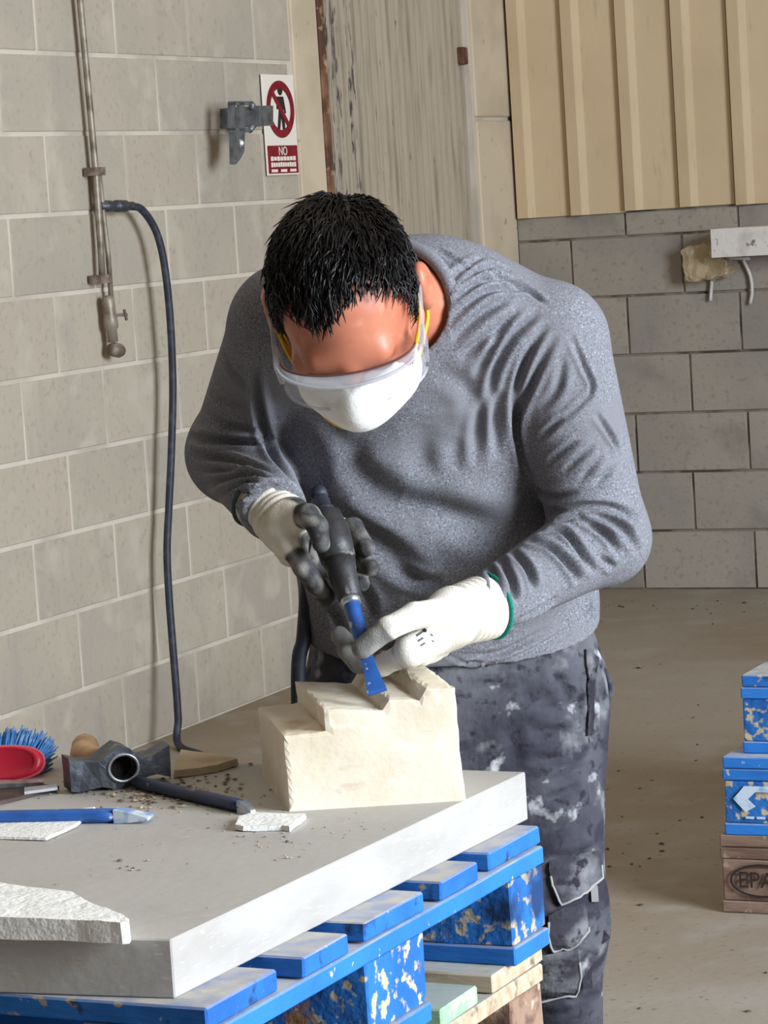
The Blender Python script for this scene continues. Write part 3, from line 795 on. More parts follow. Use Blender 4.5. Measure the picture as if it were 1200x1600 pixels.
# hands: chains of joints with radii (gloved)
def HANDS():
    L = dict(
        thumb=([U(694, 958, 3.285), U(648, 962, 3.25), U(606, 982, 3.235), U(566, 1013, 3.237)], [.019, .0155, .0135, .0125]),
        index=([U(640, 1018, 3.262), U(597, 1040, 3.285), U(560, 1036, 3.300), U(541, 1018, 3.298)], [.0145, .0125, .0115, .0105]),
        middle=([U(655, 1016, 3.295), U(600, 1036, 3.325), U(552, 1014, 3.335), U(530, 992, 3.325)], [.0145, .0125, .0115, .0108]),
        ring=([U(668, 1012, 3.325), U(622, 1036, 3.36), U(588, 1020, 3.36), U(580, 998, 3.345)], [.014, .012, .011, .010]),
        little=([U(684, 1006, 3.345), U(646, 1030, 3.375), U(616, 1022, 3.37), U(606, 1004, 3.355)], [.0125, .011, .010, .009]))
    Rr = dict(
        thumb=([U(462, 806, 3.31), U(482, 806, 3.285), U(496, 822, 3.278), U(502, 850, 3.278)], [.0170, .0140, .0122, .0105]),
        index=([U(456, 850, 3.315), U(474, 886, 3.298), U(494, 914, 3.305), U(512, 934, 3.318)], [.0150, .0125, .0115, .0104]),
        middle=([U(460, 834, 3.36), U(505, 822, 3.405), U(552, 824, 3.395), U(572, 856, 3.372)], [.015, .013, .012, .011]),
        ring=([U(456, 850, 3.37), U(508, 856, 3.418), U(556, 866, 3.402), U(580, 888, 3.378)], [.0145, .0125, .0115, .0105]),
        little=([U(456, 862, 3.365), U(505, 886, 3.405), U(545, 900, 3.395), U(566, 912, 3.372)], [.013, .0115, .0105, .0095]))
    return L, Rr
HL, HR = HANDS()
def hand(p, H, wrist, cuff, g=0.0, rc=.034):
    d = cap(p, cuff, wrist, rc + g, rc - .004 + g)
    for k in ('index', 'middle', 'ring', 'little'):
        e = cap(p, wrist, H[k][0][0], .024 + g, H[k][1][0] + .004 + g); d = smin(d, e, .016)
    d = smin(d, cap(p, wrist, H['thumb'][0][0], .024 + g, H['thumb'][1][0] + g), .018)
    ks = ['index', 'middle', 'ring', 'little']
    for a, b in zip(ks, ks[1:]): d = smin(d, cap(p, H[a][0][0], H[b][0][0], .0145 + g, .0135 + g), .01)
    fing = None
    for k in H:
        e = chain(p, [np.asarray(q, np.float32) for q in H[k][0]], [r + g for r in H[k][1]], .004)
        d = smin(d, e, .005)
    return d
WHL, CUL = U(712, 962, 3.30), U(754, 950, 3.325)
WHR, CUR = U(446, 818, 3.335), U(412, 788, 3.365)
gl = lambda p, g=0.0: hand(p, HL, WHL, CUL, g, .0385)
gr = lambda p, g=0.0: hand(p, HR, WHR, CUR, g, .0345)

def body_sdf(p):
    d = smin(torso(p, -.012), arm_l(p, -.012), .03); d = smin(d, arm_r(p, -.012), .03)
    d = smin(d, legs(p, -.012), .03); d = np.minimum(d, feet(p) + .006)
    d = smin(d, neck(p), .03)
    d = np.minimum(d, 9)
    m = np.linalg.norm(p - HC_, axis=1) < .24
    if m.any(): d[m] = smin(d[m], head_local(hl(p[m])), .02)
    m = np.linalg.norm(p - U(650, 985, 3.3), axis=1) < .2
    if m.any(): d[m] = smin(d[m], gl(p[m], -.007), .01)
    m = np.linalg.norm(p - U(480, 840, 3.35), axis=1) < .2
    if m.any(): d[m] = smin(d[m], gr(p[m], -.007), .01)
    return d

M_skin = mat('skin', S(182, 112, 86), 0.45, [(12, S(166, 92, 70), 0.45, 0.68), (80, S(190, 124, 98), 0.55, 0.75)], spec=0.45, **{'Subsurface Weight': 0.12, 'Subsurface Scale': 0.01})
M_shirt = mat('heather_grey_jersey', S(118, 118, 124), 0.95, [(420, S(92, 92, 99), 0.50, 0.62, 2), (380, S(146, 147, 153), 0.57, 0.68, 2), (10, S(114, 113, 118), 0.5, 0.7)], bump=(600, 0.2), spec=0.1)
M_trous = mat('dusty_navy_workwear', S(60, 59, 68), 0.9, [(6, S(98, 98, 103), 0.42, 0.68, 6), (14, S(50, 48, 58), 0.50, 0.64, 6, (1, 1, 2)), (18, S(138, 138, 141), 0.57, 0.74, 7), (60, S(44, 42, 51), 0.56, 0.68), (24, S(190, 190, 192), 0.63, 0.74, 7)], bump=(90, 0.5), spec=0.15)
M_flap = mat('dusty_navy_flap', S(60, 58, 66), 0.9, [(16, S(120, 120, 124), 0.52, 0.68, 6), (60, S(44, 42, 50), 0.55, 0.65)], bump=(90, 0.5), spec=0.15)
M_stitch = mat('pale_edge_stitching', S(150, 148, 148), 0.9)
M_boot = mat('black_work_boot', S(34, 32, 32), 0.6)
M_glove = mat('white_knit_glove', S(226, 220, 208), 0.85, [(30, S(206, 198, 184), 0.5, 0.7)], bump=(500, 0.3), spec=0.15)
mat_attr(M_glove, 'coat', S(112, 110, 108))
M_glove_d = mat('dirty_knit_glove', S(214, 206, 192), 0.85, [(30, S(190, 180, 164), 0.5, 0.7)], bump=(500, 0.3), spec=0.15)
mat_attr(M_glove_d, 'coat', S(58, 57, 58))
M_hair = mat('black_hair', S(12, 9, 9), 0.38, [(40, S(20, 14, 13), 0.45, 0.65)], spec=0.28)

base_p = np.array([(ANL[0] + ANR[0]) / 2, (ANL[1] + ANR[1]) / 2, 0])
person = tag(empty('person', tuple(base_p)), 'person in grey long-sleeved shirt, goggles, mask and gloves bending over a stone block', 'person')
allp = [s[0] for s in SPINE] + [SR_, SL_, ER, EL, WR, WL, HIPL, HIPR, KNL, KNR, ANL, ANR, HC_]
lo, hi = bounds(allp, .13); lo[2] = -.01; hi[2] += .03; lo[1] -= .05
P, Fq = nets(body_sdf, lo, hi, .0036)
P = relax(P, Fq, 2)
wobj('body', P, Fq, M_skin, person, True)

# ---- fold strokes drawn on a cloth surface and pressed into it as real relief
def px_hits(P, Fq, pts, n=10):
    bvh = BVHTree.FromPolygons([Vector(v) for v in P], [tuple(map(int, f)) for f in Fq]); return bvh
def press_folds(P, Fq, strokes, it=1):
    bvh = BVHTree.FromPolygons([tuple(v) for v in P], Fq.tolist())
    N = vnormals(P, Fq); disp = np.zeros(len(P))
    for pts, w, dep in strokes:
        c2 = catmull([np.array([x, y, 0.0]) for x, y in pts], 6)
        line = []
        for q in c2:
            r_ = ray(q[0], q[1]); hit = bvh.ray_cast(Vector(CAM), Vector(r_ / np.linalg.norm(r_)))
            if hit[0] is not None: line.append(np.array(hit[0]))
        if len(line) < 2: continue
        A = np.array(line); lo_ = A.min(0) - 4 * w; hi_ = A.max(0) + 4 * w
        m = np.where(((P > lo_) & (P < hi_)).all(1))[0]
        if not len(m): continue
        best = np.full(len(m), 9.0); bt = np.zeros(len(m)); n = len(A) - 1
        for i in range(n):
            t, d = seg_t(P[m], A[i], A[i + 1]); b = d < best; best[b] = d[b]; bt[b] = (i + t[b]) / n
        tp = np.sin(np.pi * np.clip(bt, 0, 1)) ** .75
        disp[m] += tp * dep * (-np.exp(-(best / w) ** 2) + .55 * np.exp(-((best - 2.1 * w) / (1.0 * w)) ** 2))
    return P + N * disp[:, None]
EXTRA_FOLDS = [([(640, 30), (690, 60), (740, 90)], 4, 3), ([(655, 130), (700, 90), (760, 50)], 5, 4), ([(300, 420), (380, 470), (420, 540)], 12, 3), ([(640, 330), (720, 380), (740, 470)], 10, 3), ([(880, 620), (930, 650), (1000, 640)], 6, 4), ([(960, 300), (945, 380), (900, 430)], 6, 3), ([(100, 250), (130, 330), (180, 380)], 8, 3), ([(60, 380), (110, 410), (180, 420)], 6, 3), ([(700, 900), (690, 960), (720, 1010)], 9, 4), ([(430, 850), (470, 900), (480, 960)], 9, 4), ([(360, 900), (400, 960), (410, 1040)], 8, 4)]
def cr1(l): return [(280 + x / 1.6, 370 + y / 1.6) for x, y in l]
def cr3(l): return [(660 + x / 2.222, 880 + y / 2.222) for x, y in l]

# ---- shirt
hemA, hemB, hemC = U(934, 958, 3.63), U(722, 1066, 3.46), U(490, 1046, 3.5)
hn = np.cross(hemB - hemA, hemC - hemA); hn /= np.linalg.norm(hn); hn = hn if hn[2] < 0 else -hn
def pl(p, o, n): return (p - o) @ np.asarray(n)
def unit(v): return v / np.linalg.norm(v)
NBE = NB + np.array([0, .02, 0]); cax = unit(NBE - NK0); cc = NK0 + (NBE - NK0) * .66
def shirt_sdf(p):
    al = np.maximum(arm_l(p, .004), pl(p, WL + .004 * unit(WL - EL), unit(WL - EL)))
    ar = np.maximum(arm_r(p, .004), pl(p, WR + .004 * unit(WR - ER), unit(WR - ER)))
    d = smin(smin(torso(p, .007), al, .010), ar, .012)
    d = np.maximum(d, pl(p, hemA, hn))
    # neck hole
    q_ = p - cc; ax_ = q_ @ cax; rr_ = np.linalg.norm(q_ - ax_[:, None] * cax, axis=1)
    d = np.maximum(d, -np.maximum(np.maximum(ax_, -ax_ - .09), rr_ - .070))
    d = np.maximum(d, -(neck(p, .002)))
    return d
lo, hi = bounds([s[0] for s in SPINE[1:]] + [SR_, SL_, ER, EL, WR, WL], .125)
P, Fq = nets(shirt_sdf, lo, hi, .0026)
P = relax(P, Fq, 3)
sf_ = [([(690, 120), (770, 75), (830, 85)], 5, 4), ([(680, 165), (760, 110), (850, 115)], 5, 5), ([(670, 215), (760, 140), (850, 130), (910, 160)], 5, 5),
       ([(680, 260), (760, 190), (830, 150)], 6, 5), ([(700, 300), (770, 250), (830, 190)], 6, 5), ([(700, 60), (800, 100), (880, 140), (925, 175)], 3.5, 3),
       ([(735, 350), (770, 300), (810, 230), (850, 180)], 6, 5), ([(770, 420), (790, 330), (840, 240), (900, 190)], 6, 6), ([(835, 520), (840, 400), (870, 300), (920, 220)], 6, 6),
       ([(800, 560), (790, 450), (800, 380)], 7, 4), ([(740, 580), (745, 480), (765, 400)], 8, 3.5), ([(870, 600), (850, 520), (850, 440), (880, 360), (940, 240)], 6, 7),
       ([(975, 240), (1010, 320), (1032, 380), (990, 430), (910, 500)], 4, 4), ([(1040, 440), (1080, 500), (1100, 540)], 4, 4),
       ([(920, 560), (1000, 510)], 4, 4), ([(960, 585), (1040, 520)], 4, 4), ([(1000, 605), (1060, 550)], 4, 4), ([(1040, 615), (1090, 575)], 4, 4), ([(900, 500), (960, 450)], 4, 3.5),
       ([(925, 690), (1000, 675), (1080, 680), (1160, 715)], 6, 7), ([(940, 712), (1020, 695), (1100, 720), (1150, 790)], 6, 7), ([(900, 740), (960, 740), (1010, 800), (1040, 840)], 5.5, 7),
       ([(870, 760), (930, 780), (980, 830), (1000, 865)], 5.5, 7), ([(830, 785), (870, 830), (890, 885)], 5.5, 7), ([(800, 805), (830, 860), (840, 915)], 5, 6.5), ([(775, 825), (792, 880), (792, 930)], 5, 4.5),
       ([(990, 700), (1060, 740), (1100, 790)], 5, 6), ([(1050, 800), (1090, 830)], 5, 4),
       ([(390, 690), (480, 750), (560, 820), (610, 870)], 14, 7), ([(560, 655), (700, 705), (830, 745)], 18, 8), ([(400, 560), (500, 640), (620, 690)], 18, 6), ([(530, 830), (600, 860), (660, 860)], 9, 5),
       ([(470, 480), (440, 560), (500, 620)], 14, 4), ([(620, 470), (610, 560), (660, 620)], 14, 3), ([(690, 500), (690, 590)], 10, 3),
       ([(20, 500), (120, 510), (225, 522)], 6, 6), ([(25, 540), (130, 560), (240, 590)], 5, 5), ([(60, 622), (140, 600), (230, 602)], 5, 5), ([(110, 680), (170, 640), (250, 622)], 5, 5), ([(40, 580), (120, 585), (200, 575)], 4, 4), ([(90, 655), (160, 620), (235, 612)], 4, 4),
       ([(188, 300), (200, 420), (230, 540), (285, 610)], 6, 7), ([(60, 430), (130, 470), (200, 480)], 7, 4),
       ([(640, 1035), (760, 1072), (900, 1022), (1022, 945)], 3, 2.5), ([(680, 1050), (800, 1040), (930, 975)], 5, 3.5), ([(760, 980), (830, 992)], 5, 4), ([(850, 960), (950, 900)], 6, 4), ([(690, 1075), (760, 1060)], 4, 4), ([(1030, 905), (1022, 950)], 5, 5)]
P = press_folds(P, Fq, [(cr1(a), w / 1000 * (.78 if w < 10 else 1), dp / 1000 * (1.65 if w < 10 else 1.25)) for a, w, dp in sf_ + EXTRA_FOLDS])
P = relax(P, Fq, 1, .3)
shirt = wobj('shirt', P, Fq, M_shirt, person, True)
shirt['label'] = 'heather grey long-sleeved jersey shirt with creased sleeves'
shirtP, shirtF = P, Fq
# collar band and hem band
cx_ = unit(np.cross(cax, HX)); cy_ = np.cross(cax, cx_)
V, Fc = tube([cc + .0695 * (math.cos(a) * cx_ + math.sin(a) * cy_) + cax * .004 * math.cos(a) for a in np.linspace(0, 2 * math.pi, 41)], .0085, 8, False)
wobj('collar', V, Fc, M_shirt, shirt, True)

# ---- trousers
wt = U(705, 930, 3.6)
def trous_sdf(p):
    d = smin(sweep(p, SPINE[:3], .0), legs(p, .006), .05)
    d = np.maximum(d, pl(p, wt, (0, -.25, .97)))
    d = np.maximum(d, .045 - p[:, 2])
    return d
lo, hi = bounds([SPINE[0][0], SPINE[2][0], HIPL, HIPR, KNL, KNR, ANL, ANR], .14); lo[2] = .02
P, Fq = nets(trous_sdf, lo, hi, .0038); P = relax(P, Fq, 3)
tf_ = [([(370, 590), (450, 585), (560, 600)], 6, 6), ([(390, 632), (480, 625), (565, 632)], 6, 6), ([(380, 850), (470, 810), (545, 770)], 7, 6), ([(430, 1030), (520, 1020), (605, 990)], 6, 7), ([(540, 460), (570, 560), (600, 620)], 6, 5),
       ([(450, 330), (480, 420), (560, 560)], 7, 5), ([(590, 330), (578, 450), (588, 580)], 5, 7), ([(612, 380), (620, 480), (622, 580)], 5, 6), ([(380, 690), (450, 680), (540, 660)], 8, 5), ([(330, 440), (400, 470), (470, 500)], 9, 4),
       ([(420, 930), (500, 920), (590, 900)], 8, 4), ([(300, 560), (320, 640), (300, 690)], 9, 4), ([(560, 700), (590, 800), (590, 900)], 7, 4), ([(430, 760), (500, 740), (560, 700)], 6, 4), ([(160, 450), (260, 430), (350, 400)], 7, 5),
       ([(440, 1190), (520, 1185), (600, 1160)], 6, 7), ([(430, 1350), (500, 1340), (560, 1320)], 6, 6), ([(420, 1515), (480, 1510), (550, 1490)], 6, 6)]
P = press_folds(P, Fq, [(cr3(a), w / 1000, dp / 1000) for a, w, dp in tf_])
P = relax(P, Fq, 1, .3)
trous = wobj('trousers', P, Fq, M_trous, person, True)
trous['label'] = 'dark navy cargo work trousers whitened with stone dust'
from mathutils.geometry import delaunay_2d_cdt
def patch(name, P, Fq, poly, off, m, parent, step=5.0, th=.003):
    """cloth piece lying on a surface: outline in photograph pixels carried onto the mesh, with thickness"""
    bvh = BVHTree.FromPolygons([tuple(v) for v in P], Fq.tolist())
    b = []
    for i in range(len(poly)):
        a, c = np.array(poly[i]), np.array(poly[(i + 1) % len(poly)]); k = max(1, int(np.linalg.norm(c - a) / step))
        b += [a + (c - a) * j / k for j in range(k)]
    nb_ = len(b); pts = [Vector(q) for q in b]
    bx0, by0 = np.min(b, 0); bx1, by1 = np.max(b, 0)
    def inside(x, y):
        r = False
        for i in range(nb_):
            x1, y1 = b[i]; x2, y2 = b[(i + 1) % nb_]
            if (y1 > y) != (y2 > y) and x < (x2 - x1) * (y - y1) / (y2 - y1) + x1: r = not r
        return r
    for x in np.arange(bx0 + step / 2, bx1, step):
        for y in np.arange(by0 + step / 2, by1, step):
            if inside(x, y) and min(np.hypot(q[0] - x, q[1] - y) for q in b) > step * .5: pts.append(Vector((x, y)))
    vo, eo, fo, *_ = delaunay_2d_cdt(pts, [(i, (i + 1) % nb_) for i in range(nb_)], [], 1, 1e-4)
    hits = []
    dlast = None
    for q in vo:
        r_ = ray(q[0], q[1]); r_ = r_ / np.linalg.norm(r_); h = bvh.ray_cast(Vector(CAM), Vector(r_))
        if h[0] is None:
            h = bvh.find_nearest(Vector(at(q[0], q[1], dlast if dlast else 3.6)))
        else: dlast = np.dot(np.array(h[0]) - CAM, W)
        n = np.array(h[1]); n = n if np.dot(n, r_) < 0 else -n
        hits.append((np.array(h[0]), n))
    top = [h + n * (off + th) for h, n in hits]; bot = [h + n * off for h, n in hits]
    n_ = len(vo); Fc = [tuple(f) for f in fo] + [tuple(reversed([i + n_ for i in f])) for f in fo]
    ec = {}
    for f in fo:
        for i in range(len(f)): e = (f[i], f[(i + 1) % len(f)]); ec[tuple(sorted(e))] = ec.get(tuple(sorted(e)), []) + [e]
    for k, v in ec.items():
        if len(v) == 1: a, c = v[0]; Fc.append((c, a, a + n_, c + n_))
    o = fix_normals(wobj(name, top + bot, Fc, m, parent)); return o, top, nb_
def edge_line(top, idxs, r, m, parent):
    V, Fc = tube([top[i] for i in idxs], r, 5); return wobj('stitching', V, Fc, m, parent, True)
knee1, t1, n1 = patch('knee_flap', P, Fq, cr3([(436, 1040), (520, 1022), (606, 1000), (614, 1095), (560, 1142), (478, 1178), (450, 1120)]), .002, M_flap, trous)
knee2, t2, n2 = patch('knee_flap', P, Fq, cr3([(440, 1222), (560, 1190), (568, 1275), (520, 1322), (452, 1345), (436, 1290)]), .003, M_flap, trous)
knee3, t3, n3 = patch('knee_pocket', P, Fq, cr3([(400, 1360), (535, 1345), (545, 1430), (530, 1500), (400, 1520)]), .001, M_flap, trous)
side1, t4, n4 = patch('side_pocket', P, Fq, cr3([(560, 300), (605, 330), (600, 420), (592, 580), (565, 600), (575, 450)]), .001, M_flap, trous)
for tt, nn, q0, q1 in ((t1, n1, .38, .95), (t2, n2, .42, .98), (t3, n3, .3, .75)):
    edge_line(tt, range(int(nn * q0), int(nn * q1)), .0019, M_stitch, {id(t1): knee1, id(t2): knee2, id(t3): knee3}[id(tt)])
def strap(pts, w, m, name='strap'):
    c = catmull(pts, 5); V = []; Fc = []
    for i, q in enumerate(c):
        t = unit(np.array(c[min(i + 1, len(c) - 1)]) - np.array(c[max(i - 1, 0)])); s = unit(np.cross(t, W))
        for sx, sd in ((-1, -1), (1, -1), (1, 1), (-1, 1)): V.append(q + s * w * sx + W * .0015 * sd)
    for i in range(len(c) - 1):
        for k in range(4): Fc.append((4 * i + k, 4 * i + (k + 1) % 4, 4 * i + 4 + (k + 1) % 4, 4 * i + 4 + k))
    Fc += [(0, 1, 2, 3), tuple(range(len(V) - 4, len(V)))]
    return fix_normals(wobj(name, V, Fc, m, trous))
strap([U(*q, 3.56) for q in cr3([(575, 1225), (600, 1262), (640, 1310)])], .006, M_flap)
strap([U(*q, 3.56) for q in cr3([(560, 1330), (570, 1400), (574, 1478)])], .006, M_flap)
strap([U(*q, 3.545) for q in cr3([(492, 1340), (500, 1392)])], .0045, M_stitch, 'reflective_tab')
strap([U(*q, 3.545) for q in cr3([(596, 1120), (600, 1175)])], .0045, M_stitch, 'reflective_tab')
V, Fc = tube(catmull([U(*q, 3.60) for q in cr3([(628, 370), (655, 430), (640, 470), (622, 440)])], 5), .005, 6)
wobj('belt_loop', V, Fc, M_flap, trous, True)

# ---- boots
lo, hi = bounds([ANL, ANR], .11); lo[1] -= .15; lo[2] = -.01
P, Fq = nets(feet, lo, hi, .004); 
for s, nm in ((1, 0), (-1, 0)):
    mid = (ANL[0] + ANR[0]) / 2; keep = (P[Fq].mean(1)[:, 0] - mid) * s > 0
    f2 = Fq[keep]; ids = np.unique(f2); mp = -np.ones(len(P), int); mp[ids] = np.arange(len(ids))
    wobj('boot', P[ids], mp[f2], M_boot, person, True)

# ---- gloves
def coat_attr(P, H, N, palm_n, thumb_from, fing_from):
    c = np.zeros(len(P)); best = np.full(len(P), 9.0)
    for k, (pts, rs) in H.items():
        n = len(pts) - 1
        for i in range(n):
            t, d = seg_t(P, pts[i], pts[i + 1]); d = d - (rs[i] + (rs[i + 1] - rs[i]) * t)
            u = i + t; st = thumb_from if k == 'thumb' else fing_from
            v = np.clip((u - st) / .15, 0, 1); b = d < best - 1e-5; best[b] = d[b]; c[b] = v[b]
    pf = np.clip((N @ palm_n - .15) / .25, 0, 1)
    wob = np.array([mnoise.noise(Vector(p) * 60) for p in P]) * .5
    return np.clip(np.maximum(c, pf) + wob * (np.maximum(c, pf) > .02), 0, 1)
for nm, f_, H, wr, cu, pn, tf, ff, m in (
        ('glove', gl, HL, WHL, CUL, unit(np.array([-.5, .55, -.25]) + .0), 1.95, 1.1, M_glove),
        ('glove', gr, HR, WHR, CUR, unit(np.array([.75, .25, .45])), .55, .35, M_glove_d)):
    pts = [q for k in H for q in H[k][0]] + [wr, cu]
    lo, hi = bounds(pts, .05)
    cd = unit(cu - wr)
    def g_(p, f_=f_, cu=cu, cd=cd): return np.maximum(f_(p), pl(p, cu + .012 * cd, cd))
    P, Fq = nets(g_, lo, hi, .0015, 1.8); P = relax(P, Fq, 2)
    N = vnormals(P, Fq)
    # knit ribs on the cuff and creases at the wrist
    along = (P - wr) @ cd; wgt = np.clip(along / .02, 0, 1)
    P = P + N * (wgt * .0007 * np.sin(along * 2 * math.pi / .009))[:, None]
    P = P - N * (.0022 * np.exp(-((along - .006) / .004) ** 2))[:, None]
    coat = coat_attr(P, H, N, pn, tf, ff) * (along < .004)
    g = wobj(nm, P, Fq, m, person, True, {'coat': coat})
    g['label'] = 'clean white glove with teal cuff edge' if f_ is gl else 'grubby pale glove with dark coated fingers'
    a1 = unit(np.cross(cd, [0, 0, 1.0])); a2 = np.cross(cd, a1)
    rc = (.0390 if f_ is gl else .0355); e0 = cu + .0115 * cd
    V, Fc = tube([e0 + rc * (math.cos(a) * a1 + math.sin(a) * a2) for a in np.linspace(0, 2 * math.pi, 33)], .0026, 6, False)
    wobj('cuff_edge', V, Fc, mat('teal_cuff_edge', S(20, 120, 104), 0.9) if f_ is gl else mat('dark_cuff_edge', S(60, 70, 72), 0.9), g, True)
    if f_ is gl:
        # small dark printed marks on the back of the hand
        M_print = mat('grey_glove_print', S(96, 96, 98), 0.9)
        patch('print_mark', P, Fq, [(660, 983), (664, 981), (667, 984), (666, 988), (661, 988)], .0002, mat('dark_dot', S(30, 30, 32), 0.8), g, 2.0, .0004)
        for (x, y, w, h, sl) in ((650, 992, 9, 6, -.7), (652, 1001, 8, 5, -.7), (656, 1008, 7, 5, -.7), (672, 990, 3, 8, .2), (674, 1000, 3, 6, .2)):
            patch('print_mark', P, Fq, [(x, y), (x + w, y + w * sl), (x + w + 2, y + w * sl + h * .5), (x + 2, y + h * .5)], .0002, M_print, g, 2.5, .0004)

# ---- hair: cap plus locks
def hair_line(az):
    """height (head z) of the hairline at azimuth az (0 = face, + = his left / photo right)"""
    pts = [(-180, -.085), (-130, -.08), (-105, -.03), (-92, .012), (-84, -.012), (-74, -.012), (-66, .040), (-54, .068), (-40, .066), (-22, .062), (-8, .068), (6, .078), (22, .084), (40, .085), (54, .074), (64, .035), (72, -.016), (84, -.020), (92, .012), (105, -.03), (130, -.08), (180, -.085)]
    return np.interp(az, [a for a, _ in pts], [z for _, z in pts])
def hair_sdf(p):
    q = hl(p)
    az = np.degrees(np.arctan2(q[:, 0], q[:, 1] + .006))
    th = np.clip((q[:, 2] - hair_line(az)) / .05, 0, 1)
    d = np.minimum(ellip(q, (0, -.008, .018), (.083, .106, .097)), np.where(q[:, 1] < 0, ellip(q, (0, -.03, -.04), (.068, .075, .075)), 9)) + .007 * (1 - th)
    return np.maximum(d, (hair_line(az) - q[:, 2]) * .6)
P, Fq = nets(hair_sdf, HC_ - .15, HC_ + .15, .0026, 2.0); P = relax(P, Fq, 3)
N = vnormals(P, Fq)
P = P + N * np.array([.0035 * mnoise.noise(Vector(hl(p[None])[0]) * 55) for p in P])[:, None]
hair = wobj('hair', P, Fq, M_hair, person, True)
hair['label'] = 'short thick black hair combed forward'
hr = random.Random(12); parts = []
whorl = np.array([.018, -.07, .085])
for i in range(4600):
    a = hr.uniform(-180, 180); z = hr.uniform(-.07, .116)
    z0 = float(hair_line(a))
    if z < z0 + .002: continue
    an = math.radians(a)
    zz = (z - .018) / .098
    if abs(zz) >= 1: continue
    rxy = math.sqrt(1 - zz * zz)
    q = np.array([.083 * rxy * math.sin(an), -.008 + .106 * rxy * math.cos(an), z])
    n = unit(np.array([q[0] / .083 ** 2, (q[1] + .008) / .106 ** 2, (q[2] - .018) / .097 ** 2]))
    # comb direction: away from the whorl, forward on top, down on the sides
    t = (q - whorl); t = t + np.array([0, .05, 0]) + np.array([0, 0, -.03]) * (abs(q[0]) / .08); t = t - n * np.dot(t, n); t = unit(t)
    t = unit(t + .28 * np.array([hr.gauss(0, 1), hr.gauss(0, 1), hr.gauss(0, 1)])); t = unit(t - n * np.dot(t, n) * .9)
    L_ = hr.uniform(.018, .036) * (1.15 if z > .06 else .8) * (.55 if abs(a) < 75 and z < z0 + .022 else 1)
    b0 = q - n * .004; b1 = q + t * L_ * .5 + n * hr.uniform(.001, .005); b2 = q + t * L_ + n * (hr.uniform(-.005, .004))
    w = hr.uniform(.0006, .0017)
    parts.append(tube([hw(b0), hw(b1), hw(b2)], [w, w * .95, w * .15], 4, False))
V, Fc = joinvf(parts)
tag(wobj('hair_locks', V, Fc, M_hair, hair, True), kind='stuff')

# ---- eyes
M_eye = mat('eye_white', S(220, 212, 204), 0.3)
M_iris = mat('dark_iris', S(40, 26, 20), 0.2)
for s in (-1, 1):
    c = np.array([s * .031, .077, -.018])
    V, Fc = lathe(hw(c - np.array([0, .0115, 0])), hw(c + np.array([0, .0115, 0])), [(.0115 - .0115 * math.cos(a), .0115 * math.sin(a)) for a in np.linspace(.1, math.pi - .1, 11)], 14)
    e = wobj('eye', V, Fc, M_eye, person, True)
    V, Fc = lathe(hw(c + np.array([0, .0078, -.0065])), hw(c + np.array([0, .0158, -.0129])), [(0, .0055), (.0015, .0048), (.0022, .002)], 14)
    wobj('iris', V, Fc, M_iris, e, True)
    V, Fc = tube([hw((s * (.012 + .038 * k / 6),   .0945 - .006 * (k / 6) ** 2 * 2, .007 + .004 * math.sin(k / 6 * 3))) for k in range(7)], [.003, .004, .0042, .004, .0036, .003, .002], 6)
    wobj('eyebrow', V, Fc, M_hair, person, True)

# ---- dust mask
M_mask = mat('white_respirator', S(240, 239, 236), 0.85, [(60, S(226, 225, 222), 0.5, 0.7)], bump=(200, 0.2))
M_yel = mat('yellow_elastic', S(226, 172, 40), 0.7)
def mask_sdf(p):
    q = hl(p); d = ellip(q, (0, .062, -.056), (.068, .056, .057))
    d = smin(d, cap(q, (-.036, .048, -.070), (.036, .048, -.070), .028, .028), .03)
    d = smin(d, cap(q, (0, .085, -.05), (0, .103, -.058), .040, .024), .04)
    d = smin(d, cap(q, (0, .112, -.020), (0, .120, -.045), .010, .016), .03)
    d = np.maximum(d, -(head_local(q) - .001)); d = np.maximum(d, .040 - q[:, 1]); return np.maximum(d, q[:, 2] + .016 - .28 * np.clip(q[:, 1] - .09, 0, .05))
P, Fq = nets(mask_sdf, hw((0, .08, -.06)) - .1, hw((0, .08, -.06)) + .1, .0022, 2.0); P = relax(P, Fq, 2)
mask = wobj('dust_mask', P, Fq, M_mask, person, True); mask['label'] = 'white cup dust mask with yellow straps'
vd = unit(np.array([0.05, .55, -.85])); vc = np.array([.004, .103, -.087])
V, Fc = lathe(hw(vc - vd * .006), hw(vc + vd * .03), [(0, .017), (.008, .017), (.011, .015), (.0125, .012)], 20); wobj('valve', V, Fc, M_mask, mask, True)
for s in (-1, 1):
    V, Fc = tube([hw(q) for q in catmull([(s * .064, .060, -.05), (s * .079, .03, -.022), (s * .081, .006, .002), (s * .066, -.02, .03), (s * .045, -.05, .05), (0, -.06, .05)], 5)], .0028, 6)
    wobj('strap', V, Fc, M_yel, mask, True)
    V, Fc = tube([hw(q) for q in catmull([(s * .062, .058, -.075), (s * .078, .02, -.06), (s * .082, -.02, -.06), (s * .05, -.075, -.07), (0, -.1, -.072)], 5)], .0028, 6)
    wobj('strap', V, Fc, M_yel, mask, True)
V, Fc = tube([hw(q) for q in catmull([(-.056, .075, -.078), (-.046, .087, -.096), (-.030, .096, -.106), (-.010, .099, -.112)], 5)], .0036, 6); wobj('mask_edge', V, Fc, M_yel, mask, True)

